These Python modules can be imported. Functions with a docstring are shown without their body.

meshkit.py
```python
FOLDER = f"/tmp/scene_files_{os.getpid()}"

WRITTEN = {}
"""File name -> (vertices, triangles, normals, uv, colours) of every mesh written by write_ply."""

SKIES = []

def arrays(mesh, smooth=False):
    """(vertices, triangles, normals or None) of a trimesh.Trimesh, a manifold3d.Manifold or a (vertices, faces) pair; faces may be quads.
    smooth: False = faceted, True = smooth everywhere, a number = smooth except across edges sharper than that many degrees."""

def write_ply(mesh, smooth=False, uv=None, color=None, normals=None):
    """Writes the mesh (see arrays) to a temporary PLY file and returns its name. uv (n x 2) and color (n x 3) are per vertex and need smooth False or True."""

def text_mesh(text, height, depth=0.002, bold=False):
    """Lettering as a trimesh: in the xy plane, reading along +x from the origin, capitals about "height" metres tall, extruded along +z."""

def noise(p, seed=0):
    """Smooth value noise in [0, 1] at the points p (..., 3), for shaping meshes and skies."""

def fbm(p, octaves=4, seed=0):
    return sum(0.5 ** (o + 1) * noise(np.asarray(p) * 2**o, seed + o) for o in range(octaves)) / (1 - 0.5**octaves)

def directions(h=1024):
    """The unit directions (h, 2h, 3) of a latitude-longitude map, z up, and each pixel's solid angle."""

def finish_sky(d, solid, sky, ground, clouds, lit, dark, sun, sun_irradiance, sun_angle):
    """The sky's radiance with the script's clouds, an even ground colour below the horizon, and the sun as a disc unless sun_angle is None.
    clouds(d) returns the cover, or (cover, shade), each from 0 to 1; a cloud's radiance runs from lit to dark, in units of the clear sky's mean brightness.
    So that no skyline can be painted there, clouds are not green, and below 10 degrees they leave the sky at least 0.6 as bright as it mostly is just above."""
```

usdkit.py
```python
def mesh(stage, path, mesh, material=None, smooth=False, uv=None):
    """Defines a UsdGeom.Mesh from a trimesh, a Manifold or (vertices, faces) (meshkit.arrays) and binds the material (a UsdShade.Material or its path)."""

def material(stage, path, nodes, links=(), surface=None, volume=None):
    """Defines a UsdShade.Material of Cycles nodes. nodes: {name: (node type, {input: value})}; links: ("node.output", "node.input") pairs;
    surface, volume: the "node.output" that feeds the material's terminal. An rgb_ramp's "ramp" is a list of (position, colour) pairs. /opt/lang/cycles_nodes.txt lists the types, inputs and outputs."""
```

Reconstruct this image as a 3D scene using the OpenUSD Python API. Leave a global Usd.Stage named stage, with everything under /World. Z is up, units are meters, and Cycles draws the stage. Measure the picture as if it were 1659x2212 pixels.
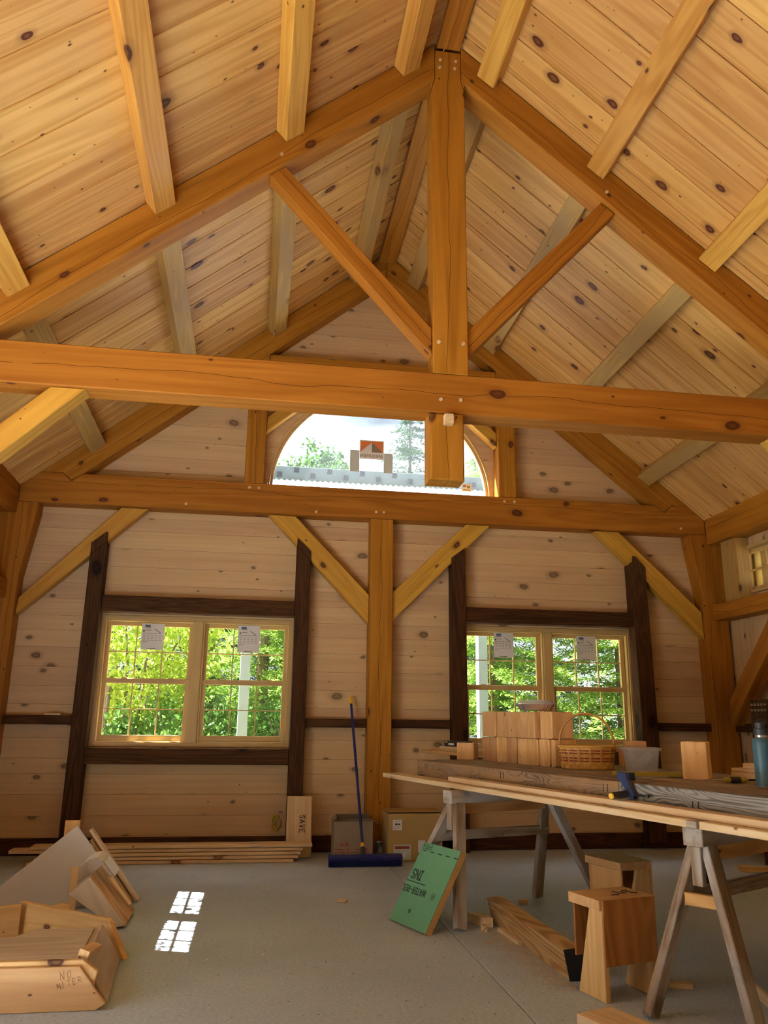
import math, random
import numpy as np, trimesh
import mapbox_earcut
from shapely.geometry import Polygon, LineString, box as sbox
from shapely.ops import unary_union
from pxr import Usd, UsdGeom, UsdLux, UsdShade, Gf, Sdf
import usdkit, meshkit

stage = Usd.Stage.CreateInMemory()
UsdGeom.SetStageUpAxis(stage, 'Z'); UsdGeom.SetStageMetersPerUnit(stage, 1.0)
WORLD = UsdGeom.Xform.Define(stage, '/World')
rnd = random.Random(7); nrg = np.random.default_rng(7)
V3 = lambda *a: np.array(a, float)
unit = lambda v: np.asarray(v, float) / np.linalg.norm(v)

# ---------------------------------------------------------------- camera
cam = UsdGeom.Camera.Define(stage, '/World/camera')
cam.CreateHorizontalApertureAttr(36.0); cam.CreateFocalLengthAttr(36.0 * 1743.0 / 1659.0)
cam.AddTransformOp().Set(Gf.Matrix4d(0.98743, -0.15764, 0.01177, 0, -0.05075, -0.24561, 0.96804, 0,
                                     -0.14971, -0.95647, -0.25052, 0, 0, 0, 1.21, 1))
cam.CreateExposureAttr(0.0)
SKY, SUN, EXPO = 0.45, 6.5, 1.78
cam.GetExposureAttr().Set(EXPO)

# ---------------------------------------------------------------- sky and sun
SUN_EL = 50.7; TRAVEL = unit((0.94, -0.342))          # the sunlight comes in over the left wall
sky_m = usdkit.material(stage, '/World/Looks/sky', {
    'tc': ('texture_coordinate', {}),
    's': ('sky_texture', {'sky_type': 'hosek_wilkie', 'sun_direction': (-TRAVEL[0] * math.cos(math.radians(SUN_EL)), -TRAVEL[1] * math.cos(math.radians(SUN_EL)), math.sin(math.radians(SUN_EL))), 'turbidity': 3.0, 'ground_albedo': 0.3}),
    'mp': ('mapping', {'scale': (1.0, 1.0, 2.2)}),
    'n': ('noise_texture', {'scale': 2.6, 'detail': 7.0, 'roughness': 0.55, 'distortion': 0.3}),
    'r': ('rgb_ramp', {'ramp': [(0.40, (0, 0, 0)), (0.58, (1, 1, 1))]}),
    'h': ('mix', {'fac': 0.25, 'color2': (1.0, 1.0, 1.0)}),
    'm': ('mix', {'color2': (1.7, 1.75, 1.8)}),
    'b': ('background_shader', {'strength': SKY})},
    [('tc.generated', 'mp.vector'), ('mp.vector', 'n.vector'), ('n.fac', 'r.fac'), ('r.color', 'm.fac'), ('s.color', 'm.color1'), ('m.color', 'b.color')], surface='b.background')
dome = UsdLux.DomeLight.Define(stage, '/World/sky_dome'); dome.CreateIntensityAttr(1.0)
UsdShade.MaterialBindingAPI.Apply(dome.GetPrim()).Bind(sky_m)
sun = UsdLux.DistantLight.Define(stage, '/World/sun'); sun.CreateIntensityAttr(SUN); sun.CreateAngleAttr(0.3); sun.CreateNormalizeAttr(True); sun.CreateColorAttr(Gf.Vec3f(1.0, 0.965, 0.925))
_d = V3(TRAVEL[0] * math.cos(math.radians(SUN_EL)), TRAVEL[1] * math.cos(math.radians(SUN_EL)), -math.sin(math.radians(SUN_EL)))
_z = -_d; _x = unit(np.cross((0, 0, 1), _z)); _y = np.cross(_z, _x)
sun.AddTransformOp().Set(Gf.Matrix4d(*_x, 0, *_y, 0, *_z, 0, 0, 0, 30, 1))

# ---------------------------------------------------------------- materials
def wood(name, light, dark, knot=(0.10, 0.03, 0.012), gx=0.9, gy=16.0, ks=5.0, keep=0.5, kr=0.085, halo=0.35, rough=0.55, tone=0.16, rings=14.0, ringamt=0.25, crack=0.0, bump=0.15, stain=None, spec=0.35):
    nd = {
        'tc': ('texture_coordinate', {}), 'oi': ('object_info', {}),
        'r1': ('math', {'math_type': 'multiply', 'value2': 37.3}), 'r2': ('math', {'math_type': 'multiply', 'value2': 91.7}),
        'off': ('combine_xyz', {}), 'v': ('vector_math', {'math_type': 'add'}),
        'mg': ('mapping', {'scale': (gx, gy, gy)}), 'ng': ('noise_texture', {'scale': 1.0, 'detail': 5.0, 'roughness': 0.62, 'distortion': 0.5}),
        'ml': ('mapping', {'scale': (gx * 0.45, gy * 0.28, gy * 0.28)}), 'nl': ('noise_texture', {'scale': 1.0, 'detail': 2.0, 'distortion': 0.8}),
        'rs': ('math', {'math_type': 'multiply', 'value2': rings * 6.283}), 'sn': ('math', {'math_type': 'sine'}),
        'ra': ('math', {'math_type': 'multiply_add', 'value2': ringamt * 0.5, 'value3': -ringamt * 0.15}),
        'g': ('math', {'math_type': 'add'}), 'gr': ('rgb_ramp', {'ramp': [(0.25, (0, 0, 0)), (0.78, (1, 1, 1))]}),
        'c0': ('mix', {'color1': light, 'color2': dark}),
        # knots on every face: x along the grain, y + z across it
        'sp': ('separate_xyz', {}), 'yz': ('math', {'math_type': 'add'}), 'kx': ('math', {'math_type': 'multiply', 'value2': 0.62}), 'kv': ('combine_xyz', {}),
        'nw': ('noise_texture', {'scale': 9.0, 'detail': 1.0}), 'kw': ('mix', {'mix_type': 'linear_light', 'fac': 0.014}),
        'vo': ('voronoi_texture', {'dimensions': '2D', 'scale': ks}), 'sc': ('separate_color', {}),
        'kp': ('math', {'math_type': 'less_than', 'value2': keep}),
        'sq': ('math', {'math_type': 'power', 'value2': 2.2}), 'sz': ('math', {'math_type': 'multiply_add', 'value2': kr * 1.5, 'value3': kr * 0.22}),
        'dd': ('math', {'math_type': 'divide'}), 'kr': ('rgb_ramp', {'ramp': [(0.0, (0.86,) * 3), (0.14, (0.84,) * 3), (0.24, (1,) * 3), (0.36, (0.95,) * 3), (0.43, (halo,) * 3), (0.85, (0,) * 3)]}),
        'dq': ('math', {'math_type': 'multiply', 'value2': 0.36}),
        'v2': ('voronoi_texture', {'dimensions': '2D', 'scale': ks * 2.1}), 's2': ('separate_color', {}), 'p2': ('math', {'math_type': 'less_than', 'value2': keep * 0.42}), 'z2': ('math', {'math_type': 'multiply_add', 'value2': kr * 0.75, 'value3': kr * 0.25}), 'd2': ('math', {'math_type': 'divide'}), 'q2': ('rgb_ramp', {'ramp': [(0.0, (1,) * 3), (0.3, (0.9,) * 3), (0.5, (halo * 0.6,) * 3), (1.0, (0,) * 3)]}), 'f2': ('math', {'math_type': 'multiply'}), 'fm': ('math', {'math_type': 'maximum'}),
        'kf': ('math', {'math_type': 'multiply'}), 'c1': ('mix', {'color2': knot}),
        'tv': ('math', {'math_type': 'multiply_add', 'value2': 2 * tone, 'value3': 1.0 - tone}), 'hs': ('hsv', {}),
        'th': ('math', {'math_type': 'multiply_add', 'value2': 0.012, 'value3': 0.496}),
        'bp': ('bump', {'strength': bump, 'distance': 0.002}),
        'p': ('principled_bsdf', {'roughness': rough, 'specular_ior_level': spec})}
    ln = [('oi.random', 'r1.value1'), ('oi.random', 'r2.value1'), ('r1.value', 'off.x'), ('r2.value', 'off.y'), ('tc.object', 'v.vector1'), ('off.vector', 'v.vector2'),
          ('v.vector', 'mg.vector'), ('mg.vector', 'ng.vector'), ('v.vector', 'ml.vector'), ('ml.vector', 'nl.vector'),
          ('nl.fac', 'rs.value1'), ('rs.value', 'sn.value1'), ('sn.value', 'ra.value1'), ('ng.fac', 'g.value1'), ('ra.value', 'g.value2'), ('g.value', 'gr.fac'), ('gr.color', 'c0.fac'),
          ('v.vector', 'sp.vector'), ('sp.y', 'yz.value1'), ('sp.z', 'yz.value2'), ('sp.x', 'kx.value1'), ('kx.value', 'kv.x'), ('yz.value', 'kv.y'),
          ('v.vector', 'nw.vector'), ('kv.vector', 'kw.color1'), ('nw.color', 'kw.color2'), ('kw.color', 'vo.vector'),
          ('vo.color', 'sc.color'), ('sc.r', 'kp.value1'), ('sc.g', 'sq.value1'), ('sq.value', 'sz.value1'), ('vo.distance', 'dd.value1'), ('sz.value', 'dd.value2'), ('dd.value', 'dq.value1'), ('dq.value', 'kr.fac'),
          ('kr.color', 'kf.value1'), ('kp.value', 'kf.value2'), ('c0.color', 'c1.color1'), ('kv.vector', 'v2.vector'), ('v2.color', 's2.color'), ('s2.r', 'p2.value1'), ('s2.g', 'z2.value1'), ('v2.distance', 'd2.value1'), ('z2.value', 'd2.value2'), ('d2.value', 'q2.fac'), ('q2.color', 'f2.value1'), ('p2.value', 'f2.value2'), ('kf.value', 'fm.value1'), ('f2.value', 'fm.value2'), ('fm.value', 'c1.fac'),
          ('oi.random', 'tv.value1'), ('tv.value', 'hs.value'), ('oi.random', 'th.value1'), ('th.value', 'hs.hue'), ('c1.color', 'hs.color'), ('ng.fac', 'bp.height'), ('bp.normal', 'p.normal')]
    last = 'hs.color'
    if crack:                                            # long drying checks that wander along the timber
        nd.update({'mc': ('mapping', {'scale': (1.1, 0.01, 0.01)}), 'nc': ('noise_texture', {'scale': 1.0, 'detail': 3.0}),
                   'cy': ('math', {'math_type': 'multiply_add', 'value2': 0.16, 'value3': -0.08}), 'cs': ('separate_xyz', {}), 'cd': ('math', {'math_type': 'subtract'}),
                   'ca': ('math', {'math_type': 'absolute'}), 'cl': ('math', {'math_type': 'less_than', 'value2': 0.0016}), 'cm': ('math', {'math_type': 'multiply'}),
                   'mo': ('mapping', {'scale': (0.6, 0.01, 0.01), 'location': (9.0, 3.0, 1.0)}), 'no': ('noise_texture', {'scale': 1.0}), 'co': ('math', {'math_type': 'greater_than', 'value2': 0.5 - 0.18 * crack}),
                   'c2': ('mix', {'color2': tuple(0.25 * k for k in dark)})})
        ln += [('v.vector', 'mc.vector'), ('mc.vector', 'nc.vector'), ('nc.fac', 'cy.value1'), ('tc.object', 'cs.vector'), ('cs.y', 'cd.value1'), ('cy.value', 'cd.value2'), ('cd.value', 'ca.value1'), ('ca.value', 'cl.value1'),
               ('v.vector', 'mo.vector'), ('mo.vector', 'no.vector'), ('no.fac', 'co.value1'), ('cl.value', 'cm.value1'), ('co.value', 'cm.value2'), ('cm.value', 'c2.fac'), (last, 'c2.color1')]
        last = 'c2.color'
    if stain:                                            # grey weathering in large blotches
        nd.update({'ms': ('mapping', {'scale': (1.6, 5.0, 5.0)}), 'ns': ('noise_texture', {'scale': 1.3, 'detail': 4.0}), 'sr': ('rgb_ramp', {'ramp': [(0.42, (0,) * 3), (0.62, (1,) * 3)]}), 'c3': ('mix', {'color2': stain})})
        ln += [('v.vector', 'ms.vector'), ('ms.vector', 'ns.vector'), ('ns.fac', 'sr.fac'), ('sr.color', 'c3.fac'), (last, 'c3.color1')]
        last = 'c3.color'
    ln.append((last, 'p.base_color'))
    return usdkit.material(stage, '/World/Looks/' + name, nd, ln, surface='p.BSDF')

def plain(name, color, rough=0.5, metal=0.0, spec=0.5, noise=0.0, nscale=30.0, **kw):
    nd = {'p': ('principled_bsdf', {'base_color': color, 'roughness': rough, 'metallic': metal, 'specular_ior_level': spec, **kw})}
    ln = []
    if noise:
        nd.update({'tc': ('texture_coordinate', {}), 'n': ('noise_texture', {'scale': nscale, 'detail': 4.0}), 'm': ('mix', {'color1': tuple(c * (1 - noise) for c in color), 'color2': tuple(min(1, c * (1 + noise)) for c in color)})})
        ln += [('tc.object', 'n.vector'), ('n.fac', 'm.fac'), ('m.color', 'p.base_color')]
    return usdkit.material(stage, '/World/Looks/' + name, nd, ln, surface='p.BSDF')

def glass_pane(name, tint=(0.80, 0.84, 0.82), veil=0.0):
    return usdkit.material(stage, '/World/Looks/' + name, {'f': ('fresnel', {'IOR': 1.45}), 't': ('transparent_bsdf', {'color': tint}), 'g': ('glossy_bsdf', {'color': (0.9, 0.9, 0.9), 'roughness': 0.02}), 'm': ('mix_closure', {}), 'v': ('translucent_bsdf', {'color': (0.75, 0.85, 0.95)}), 'mv': ('mix_closure', {'fac': veil})},
                           [('f.fac', 'm.fac'), ('t.BSDF', 'mv.closure1'), ('v.BSDF', 'mv.closure2'), ('mv.closure', 'm.closure1'), ('g.BSDF', 'm.closure2')], surface='m.closure')

def leafy(name, a, b, trans=0.45):
    return usdkit.material(stage, '/World/Looks/' + name, {
        'ge': ('geometry', {}), 'n': ('noise_texture', {'scale': 1.6, 'detail': 3.0}), 'mx': ('math', {'math_type': 'multiply_add', 'value2': 0.6}), 'ns': ('math', {'math_type': 'multiply', 'value2': 0.4}),
        'c': ('mix', {'color1': a, 'color2': b}), 'd': ('principled_bsdf', {'roughness': 0.6, 'specular_ior_level': 0.3}), 't': ('translucent_bsdf', {}), 'm': ('mix_closure', {'fac': trans})},
        [('ge.position', 'n.vector'), ('ge.random_per_island', 'ns.value1'), ('n.fac', 'mx.value1'), ('ns.value', 'mx.value3'), ('mx.value', 'c.fac'), ('c.color', 'd.base_color'), ('c.color', 't.color'), ('d.BSDF', 'm.closure1'), ('t.BSDF', 'm.closure2')], surface='m.closure')

M = {
    'ceil': wood('ceiling_pine', (0.77, 0.45, 0.15), (0.56, 0.27, 0.065), knot=(0.10, 0.020, 0.008), gx=0.5, gy=15, ks=3.9, keep=0.72, kr=0.078, tone=0.13, rings=7, ringamt=0.30),
    'wall': wood('whitewashed_pine', (0.69, 0.465, 0.26), (0.58, 0.37, 0.19), knot=(0.20, 0.125, 0.065), gx=0.5, gy=18, ks=4.6, keep=0.42, kr=0.085, tone=0.07, rings=6, ringamt=0.15, rough=0.7),
    'beam': wood('oiled_beam', (0.465, 0.185, 0.021), (0.31, 0.105, 0.009), knot=(0.10, 0.026, 0.008), gx=0.6, gy=14, ks=2.9, keep=0.55, kr=0.06, halo=0.25, rough=0.6, spec=0.22, tone=0.08, rings=6, ringamt=0.25, crack=1.0),
    'purlin': wood('purlin_pine', (0.70, 0.38, 0.085), (0.54, 0.245, 0.04), gx=0.7, gy=20, ks=3.4, keep=0.5, kr=0.07, tone=0.10, rings=8, ringamt=0.3, rough=0.5),
    'purlin_far': wood('weathered_purlin', (0.56, 0.345, 0.105), (0.42, 0.235, 0.06), gx=0.8, gy=22, ks=4.0, keep=0.55, kr=0.08, tone=0.08, rings=9, ringamt=0.3, stain=(0.46, 0.30, 0.11), rough=0.6),
    'brace': wood('brace_pine', (0.62, 0.33, 0.05), (0.47, 0.21, 0.025), gx=0.8, gy=18, ks=3.6, keep=0.45, kr=0.06, tone=0.07, rings=7, ringamt=0.25, rough=0.5),
    'dark': wood('barn_wood', (0.090, 0.036, 0.012), (0.034, 0.013, 0.005), knot=(0.012, 0.005, 0.003), gx=1.0, gy=24, ks=3.0, keep=0.35, kr=0.08, tone=0.12, rings=12, ringamt=0.4, rough=0.7, spec=0.18, bump=0.5),
    'sash': wood('window_pine', (0.64, 0.445, 0.19), (0.55, 0.365, 0.135), gx=0.6, gy=24, keep=0.0, tone=0.03, ringamt=0.12, rough=0.4),
    'fresh': wood('fresh_pine', (0.75, 0.55, 0.34), (0.60, 0.40, 0.20), knot=(0.22, 0.08, 0.03), gx=0.9, gy=22, ks=5.0, keep=0.42, kr=0.08, tone=0.08, rings=7, ringamt=0.28, rough=0.6),
    'block': wood('block_pine', (0.74, 0.44, 0.20), (0.56, 0.28, 0.10), knot=(0.22, 0.08, 0.03), gx=2.5, gy=20, ks=7.0, keep=0.3, kr=0.08, tone=0.2, rings=6, ringamt=0.25, rough=0.6),
    'crate': wood('crate_pine', (0.72, 0.45, 0.20), (0.54, 0.28, 0.10), gx=1.0, gy=16, ks=5.0, keep=0.4, kr=0.08, tone=0.09, rings=7, ringamt=0.22, rough=0.6),
    'ply': wood('plywood', (0.66, 0.36, 0.13), (0.44, 0.20, 0.055), gx=1.1, gy=9, ks=5.0, keep=0.4, kr=0.10, tone=0.08, rings=10, ringamt=0.35, rough=0.6),
    'ply_shaded': wood('shaded_plywood', (0.46, 0.19, 0.050), (0.30, 0.105, 0.022), gx=1.1, gy=9, ks=5.0, keep=0.3, kr=0.08, tone=0.05, rings=10, ringamt=0.3, rough=0.6),  # same plywood, with the shade on the nearer stool's sides painted into its colour
    'pale_ply': wood('pale_plywood', (0.60, 0.47, 0.33), (0.46, 0.34, 0.22), gx=1.2, gy=10, keep=0.12, tone=0.05, rings=8, ringamt=0.3, rough=0.75),
    'horse': wood('sawhorse_wood', (0.36, 0.255, 0.165), (0.20, 0.125, 0.07), knot=(0.10, 0.05, 0.025), gx=1.4, gy=26, ks=5.0, keep=0.5, kr=0.08, tone=0.10, rings=9, ringamt=0.35, rough=0.7, stain=(0.50, 0.48, 0.455), bump=0.4),
    'lvl': wood('weathered_brown_beam', (0.30, 0.20, 0.115), (0.13, 0.080, 0.045), keep=0.0, gx=2.4, gy=22, tone=0.05, rings=20, ringamt=0.55, rough=0.75, stain=(0.33, 0.19, 0.085), bump=0.4),
    'lvl_grey': wood('weathered_grey_beam', (0.27, 0.25, 0.225), (0.10, 0.085, 0.07), keep=0.0, gx=2.2, gy=22, tone=0.05, rings=18, ringamt=0.6, rough=0.75, bump=0.4),
    'deck': wood('grey_planks', (0.30, 0.235, 0.18), (0.17, 0.12, 0.085), keep=0.15, gx=1.0, gy=30, tone=0.12, rings=8, ringamt=0.3, rough=0.75, bump=0.4),
    'timber': wood('treated_timber', (0.56, 0.33, 0.14), (0.36, 0.175, 0.06), gx=1.3, gy=11, ks=4.0, keep=0.3, kr=0.06, tone=0.03, rings=12, ringamt=0.7, rough=0.7),
    'osb': plain('osb_board', (0.44, 0.27, 0.11), 0.8, noise=0.6, nscale=26),
    'grey_panel': plain('grey_wallboard', (0.56, 0.50, 0.43), 0.9, noise=0.07, nscale=6),
    'under': plain('roof_sheathing', (0.16, 0.09, 0.035), 0.9), 'backing': plain('wall_sheathing', (0.12, 0.08, 0.05), 0.9), 'gap': plain('dark_gap', (0.03, 0.02, 0.012), 0.9),
    'black': plain('black_paint', (0.012, 0.012, 0.013), 0.5), 'blackplastic': plain('black_plastic', (0.018, 0.018, 0.02), 0.4),
    'blue': plain('blue_plastic', (0.012, 0.022, 0.16), 0.3), 'bristle': plain('blue_bristles', (0.008, 0.014, 0.10), 0.45), 'yellow': plain('yellow_plastic', (0.78, 0.47, 0.03), 0.4),
    'blueclamp': plain('blue_clamp', (0.025, 0.045, 0.13), 0.45, noise=0.2), 'steel': plain('steel', (0.62, 0.62, 0.62), 0.3, metal=1.0), 'foil': plain('foil', (0.75, 0.73, 0.70), 0.32, metal=1.0),
    'teal': plain('teal_enamel', (0.045, 0.125, 0.175), 0.45), 'cap': plain('bottle_cap', (0.030, 0.038, 0.045), 0.5),
    'cardboard': plain('grey_cardboard', (0.34, 0.265, 0.19), 0.85, noise=0.06, nscale=8), 'cardboard_y': plain('brown_cardboard', (0.50, 0.335, 0.115), 0.8, noise=0.05, nscale=8),
    'paper': plain('paper', (0.80, 0.79, 0.78), 0.8), 'ink': plain('ink', (0.03, 0.03, 0.035), 0.8), 'greyink': plain('grey_print', (0.42, 0.41, 0.42), 0.8), 'blueink': plain('blue_print', (0.10, 0.16, 0.30), 0.8), 'redink': plain('red_print', (0.33, 0.055, 0.04), 0.8), 'orangeink': plain('orange_print', (0.85, 0.23, 0.06), 0.8), 'tanink': plain('tan_print', (0.30, 0.22, 0.16), 0.8), 'pencil': plain('pencil_mark', (0.30, 0.17, 0.075), 0.8),
    'film': plain('grey_film', (0.55, 0.62, 0.60), 0.7), 'green': plain('green_facing', (0.145, 0.40, 0.225), 0.6, noise=0.06, nscale=5), 'foam': wood('osb_edge', (0.62, 0.38, 0.14), (0.50, 0.28, 0.09), keep=0, gx=2, gy=30, tone=0.02), 'greenink': plain('green_print', (0.025, 0.06, 0.04), 0.7),
    'wire': plain('yellow_cable', (0.55, 0.42, 0.02), 0.45), 'vinyl': plain('grey_green_post', (0.20, 0.25, 0.225), 0.6), 'white': plain('white_plastic', (0.8, 0.8, 0.8), 0.4),
    'reed': wood('basket_reed', (0.66, 0.36, 0.10), (0.50, 0.24, 0.055), keep=0, gx=3, gy=40, tone=0.12), 'redreed': plain('red_reed', (0.30, 0.045, 0.03), 0.6), 'amber': plain('amber_grip', (0.36, 0.27, 0.03), 0.25),
    'glass': glass_pane('window_glass'), 'archglass': glass_pane('arch_glass', (0.42, 0.48, 0.53), 0.03),
    'clear': usdkit.material(stage, '/World/Looks/clear_plastic', {'t': ('transparent_bsdf', {'color': (0.86, 0.86, 0.88)}), 'g': ('principled_bsdf', {'base_color': (0.85, 0.83, 0.83), 'roughness': 0.25}), 'm': ('mix_closure', {'fac': 0.22})}, [('t.BSDF', 'm.closure1'), ('g.BSDF', 'm.closure2')], surface='m.closure'),
    'corrugated': usdkit.material(stage, '/World/Looks/corrugated_plastic', {'d': ('diffuse_bsdf', {'color': (0.85, 0.87, 0.9)}), 't': ('translucent_bsdf', {'color': (0.85, 0.88, 0.92)}), 'm': ('mix_closure', {'fac': 0.6})}, [('d.BSDF', 'm.closure1'), ('t.BSDF', 'm.closure2')], surface='m.closure'),
    'spruce': leafy('spruce_needles', (0.13, 0.26, 0.04), (0.44, 0.57, 0.11), 0.4), 'spruce_dark': leafy('dark_spruce_needles', (0.018, 0.055, 0.016), (0.08, 0.17, 0.04), 0.3),
    'leaf': leafy('light_leaves', (0.24, 0.38, 0.045), (0.64, 0.66, 0.09), 0.5), 'leaf_dark': leafy('mid_leaves', (0.055, 0.15, 0.03), (0.20, 0.36, 0.06), 0.4),
    'bark': plain('bark', (0.17, 0.13, 0.10), 0.9, noise=0.4, nscale=12),
    'ground': plain('outdoor_ground', (0.30, 0.26, 0.17), 0.95, noise=0.35, nscale=1.2),
}
M['concrete'] = usdkit.material(stage, '/World/Looks/concrete', {
    'ge': ('geometry', {}), 'n1': ('noise_texture', {'scale': 0.9, 'detail': 6.0, 'roughness': 0.6}), 'n2': ('noise_texture', {'scale': 55.0, 'detail': 3.0}), 'r1': ('rgb_ramp', {'ramp': [(0.3, (0.41, 0.475, 0.55)), (0.7, (0.52, 0.60, 0.685))]}),
    'r2': ('rgb_ramp', {'ramp': [(0.35, (0.86,) * 3), (0.65, (1.05,) * 3)]}), 'mu': ('mix', {'mix_type': 'multiply', 'fac': 1.0}), 'vo': ('voronoi_texture', {'scale': 9.0, 'dimensions': '2D'}), 'sp': ('math', {'math_type': 'less_than', 'value2': 0.035}), 'sc': ('separate_color', {}), 'kp': ('math', {'math_type': 'less_than', 'value2': 0.3}), 'km': ('math', {'math_type': 'multiply'}), 'ms': ('mix', {'color2': (0.12, 0.10, 0.085)}),
    'bp': ('bump', {'strength': 0.12, 'distance': 0.004}), 'p': ('principled_bsdf', {'roughness': 0.62, 'specular_ior_level': 0.35})},
    [('ge.position', 'n1.vector'), ('ge.position', 'n2.vector'), ('ge.position', 'vo.vector'), ('n1.fac', 'r1.fac'), ('n2.fac', 'r2.fac'), ('r1.color', 'mu.color1'), ('r2.color', 'mu.color2'), ('vo.distance', 'sp.value1'), ('vo.color', 'sc.color'), ('sc.r', 'kp.value1'), ('sp.value', 'km.value1'), ('kp.value', 'km.value2'), ('km.value', 'ms.fac'), ('mu.color', 'ms.color1'), ('ms.color', 'p.base_color'), ('n2.fac', 'bp.height'), ('bp.normal', 'p.normal')], surface='p.BSDF')

# ---------------------------------------------------------------- building helpers
_used = {}
def path_for(parent, name):
    k = parent + '/' + name; n = _used.get(k, 0); _used[k] = n + 1
    return k if n == 0 else '%s_%03d' % (k, n)
_mats = {}
class Obj:
    def __init__(s, prim, world): s.prim, s.world, s.path = prim, world, str(prim.GetPath())
def tag(prim, label=None, cat=None, group=None, kind=None):
    for k, v in (('label', label), ('category', cat), ('group', group), ('kind', kind)):
        if v: prim.SetCustomDataByKey(k, v)
def set_xf(prim, m):
    if not np.allclose(m, np.eye(4)): UsdGeom.Xformable(prim).AddTransformOp().Set(Gf.Matrix4d(*np.asarray(m).T.ravel()))
def thing(name, label=None, cat=None, loc=(0, 0, 0), group=None, kind=None, rot=None):
    w = np.eye(4); w[:3, 3] = loc
    if rot is not None: w[:3, :3] = rot
    x = UsdGeom.Xform.Define(stage, path_for('/World', name)); set_xf(x.GetPrim(), w); tag(x.GetPrim(), label, cat, group, kind)
    return Obj(x.GetPrim(), w)
def put(name, mesh, mat, parent=None, m=None, label=None, cat=None, group=None, kind=None, smooth=False):
    w = np.eye(4) if m is None else m
    if isinstance(mesh, tuple) and len(mesh) == 3: mesh, w = (mesh[0], mesh[1]), w @ mesh[2]
    p = usdkit.mesh(stage, path_for(parent.path if parent else '/World', name), mesh, M[mat] if isinstance(mat, str) else mat, smooth=smooth)
    set_xf(p.GetPrim(), np.linalg.inv(parent.world) @ w if parent else w)
    tag(p.GetPrim(), label, cat, group, kind)
    return Obj(p.GetPrim(), w)
def part(name, parent):
    x = UsdGeom.Xform.Define(stage, path_for(parent.path, name)); return Obj(x.GetPrim(), parent.world)
def xf(loc=(0, 0, 0), a=None, b=None, c=None, rz=0.0):
    m = np.eye(4); m[:3, 3] = loc
    if a is not None: m[:3, 0], m[:3, 1], m[:3, 2] = a, b, (np.cross(a, b) if c is None else c)
    elif rz: q = math.radians(rz); m[:2, :2] = [[math.cos(q), -math.sin(q)], [math.sin(q), math.cos(q)]]
    return m
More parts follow.
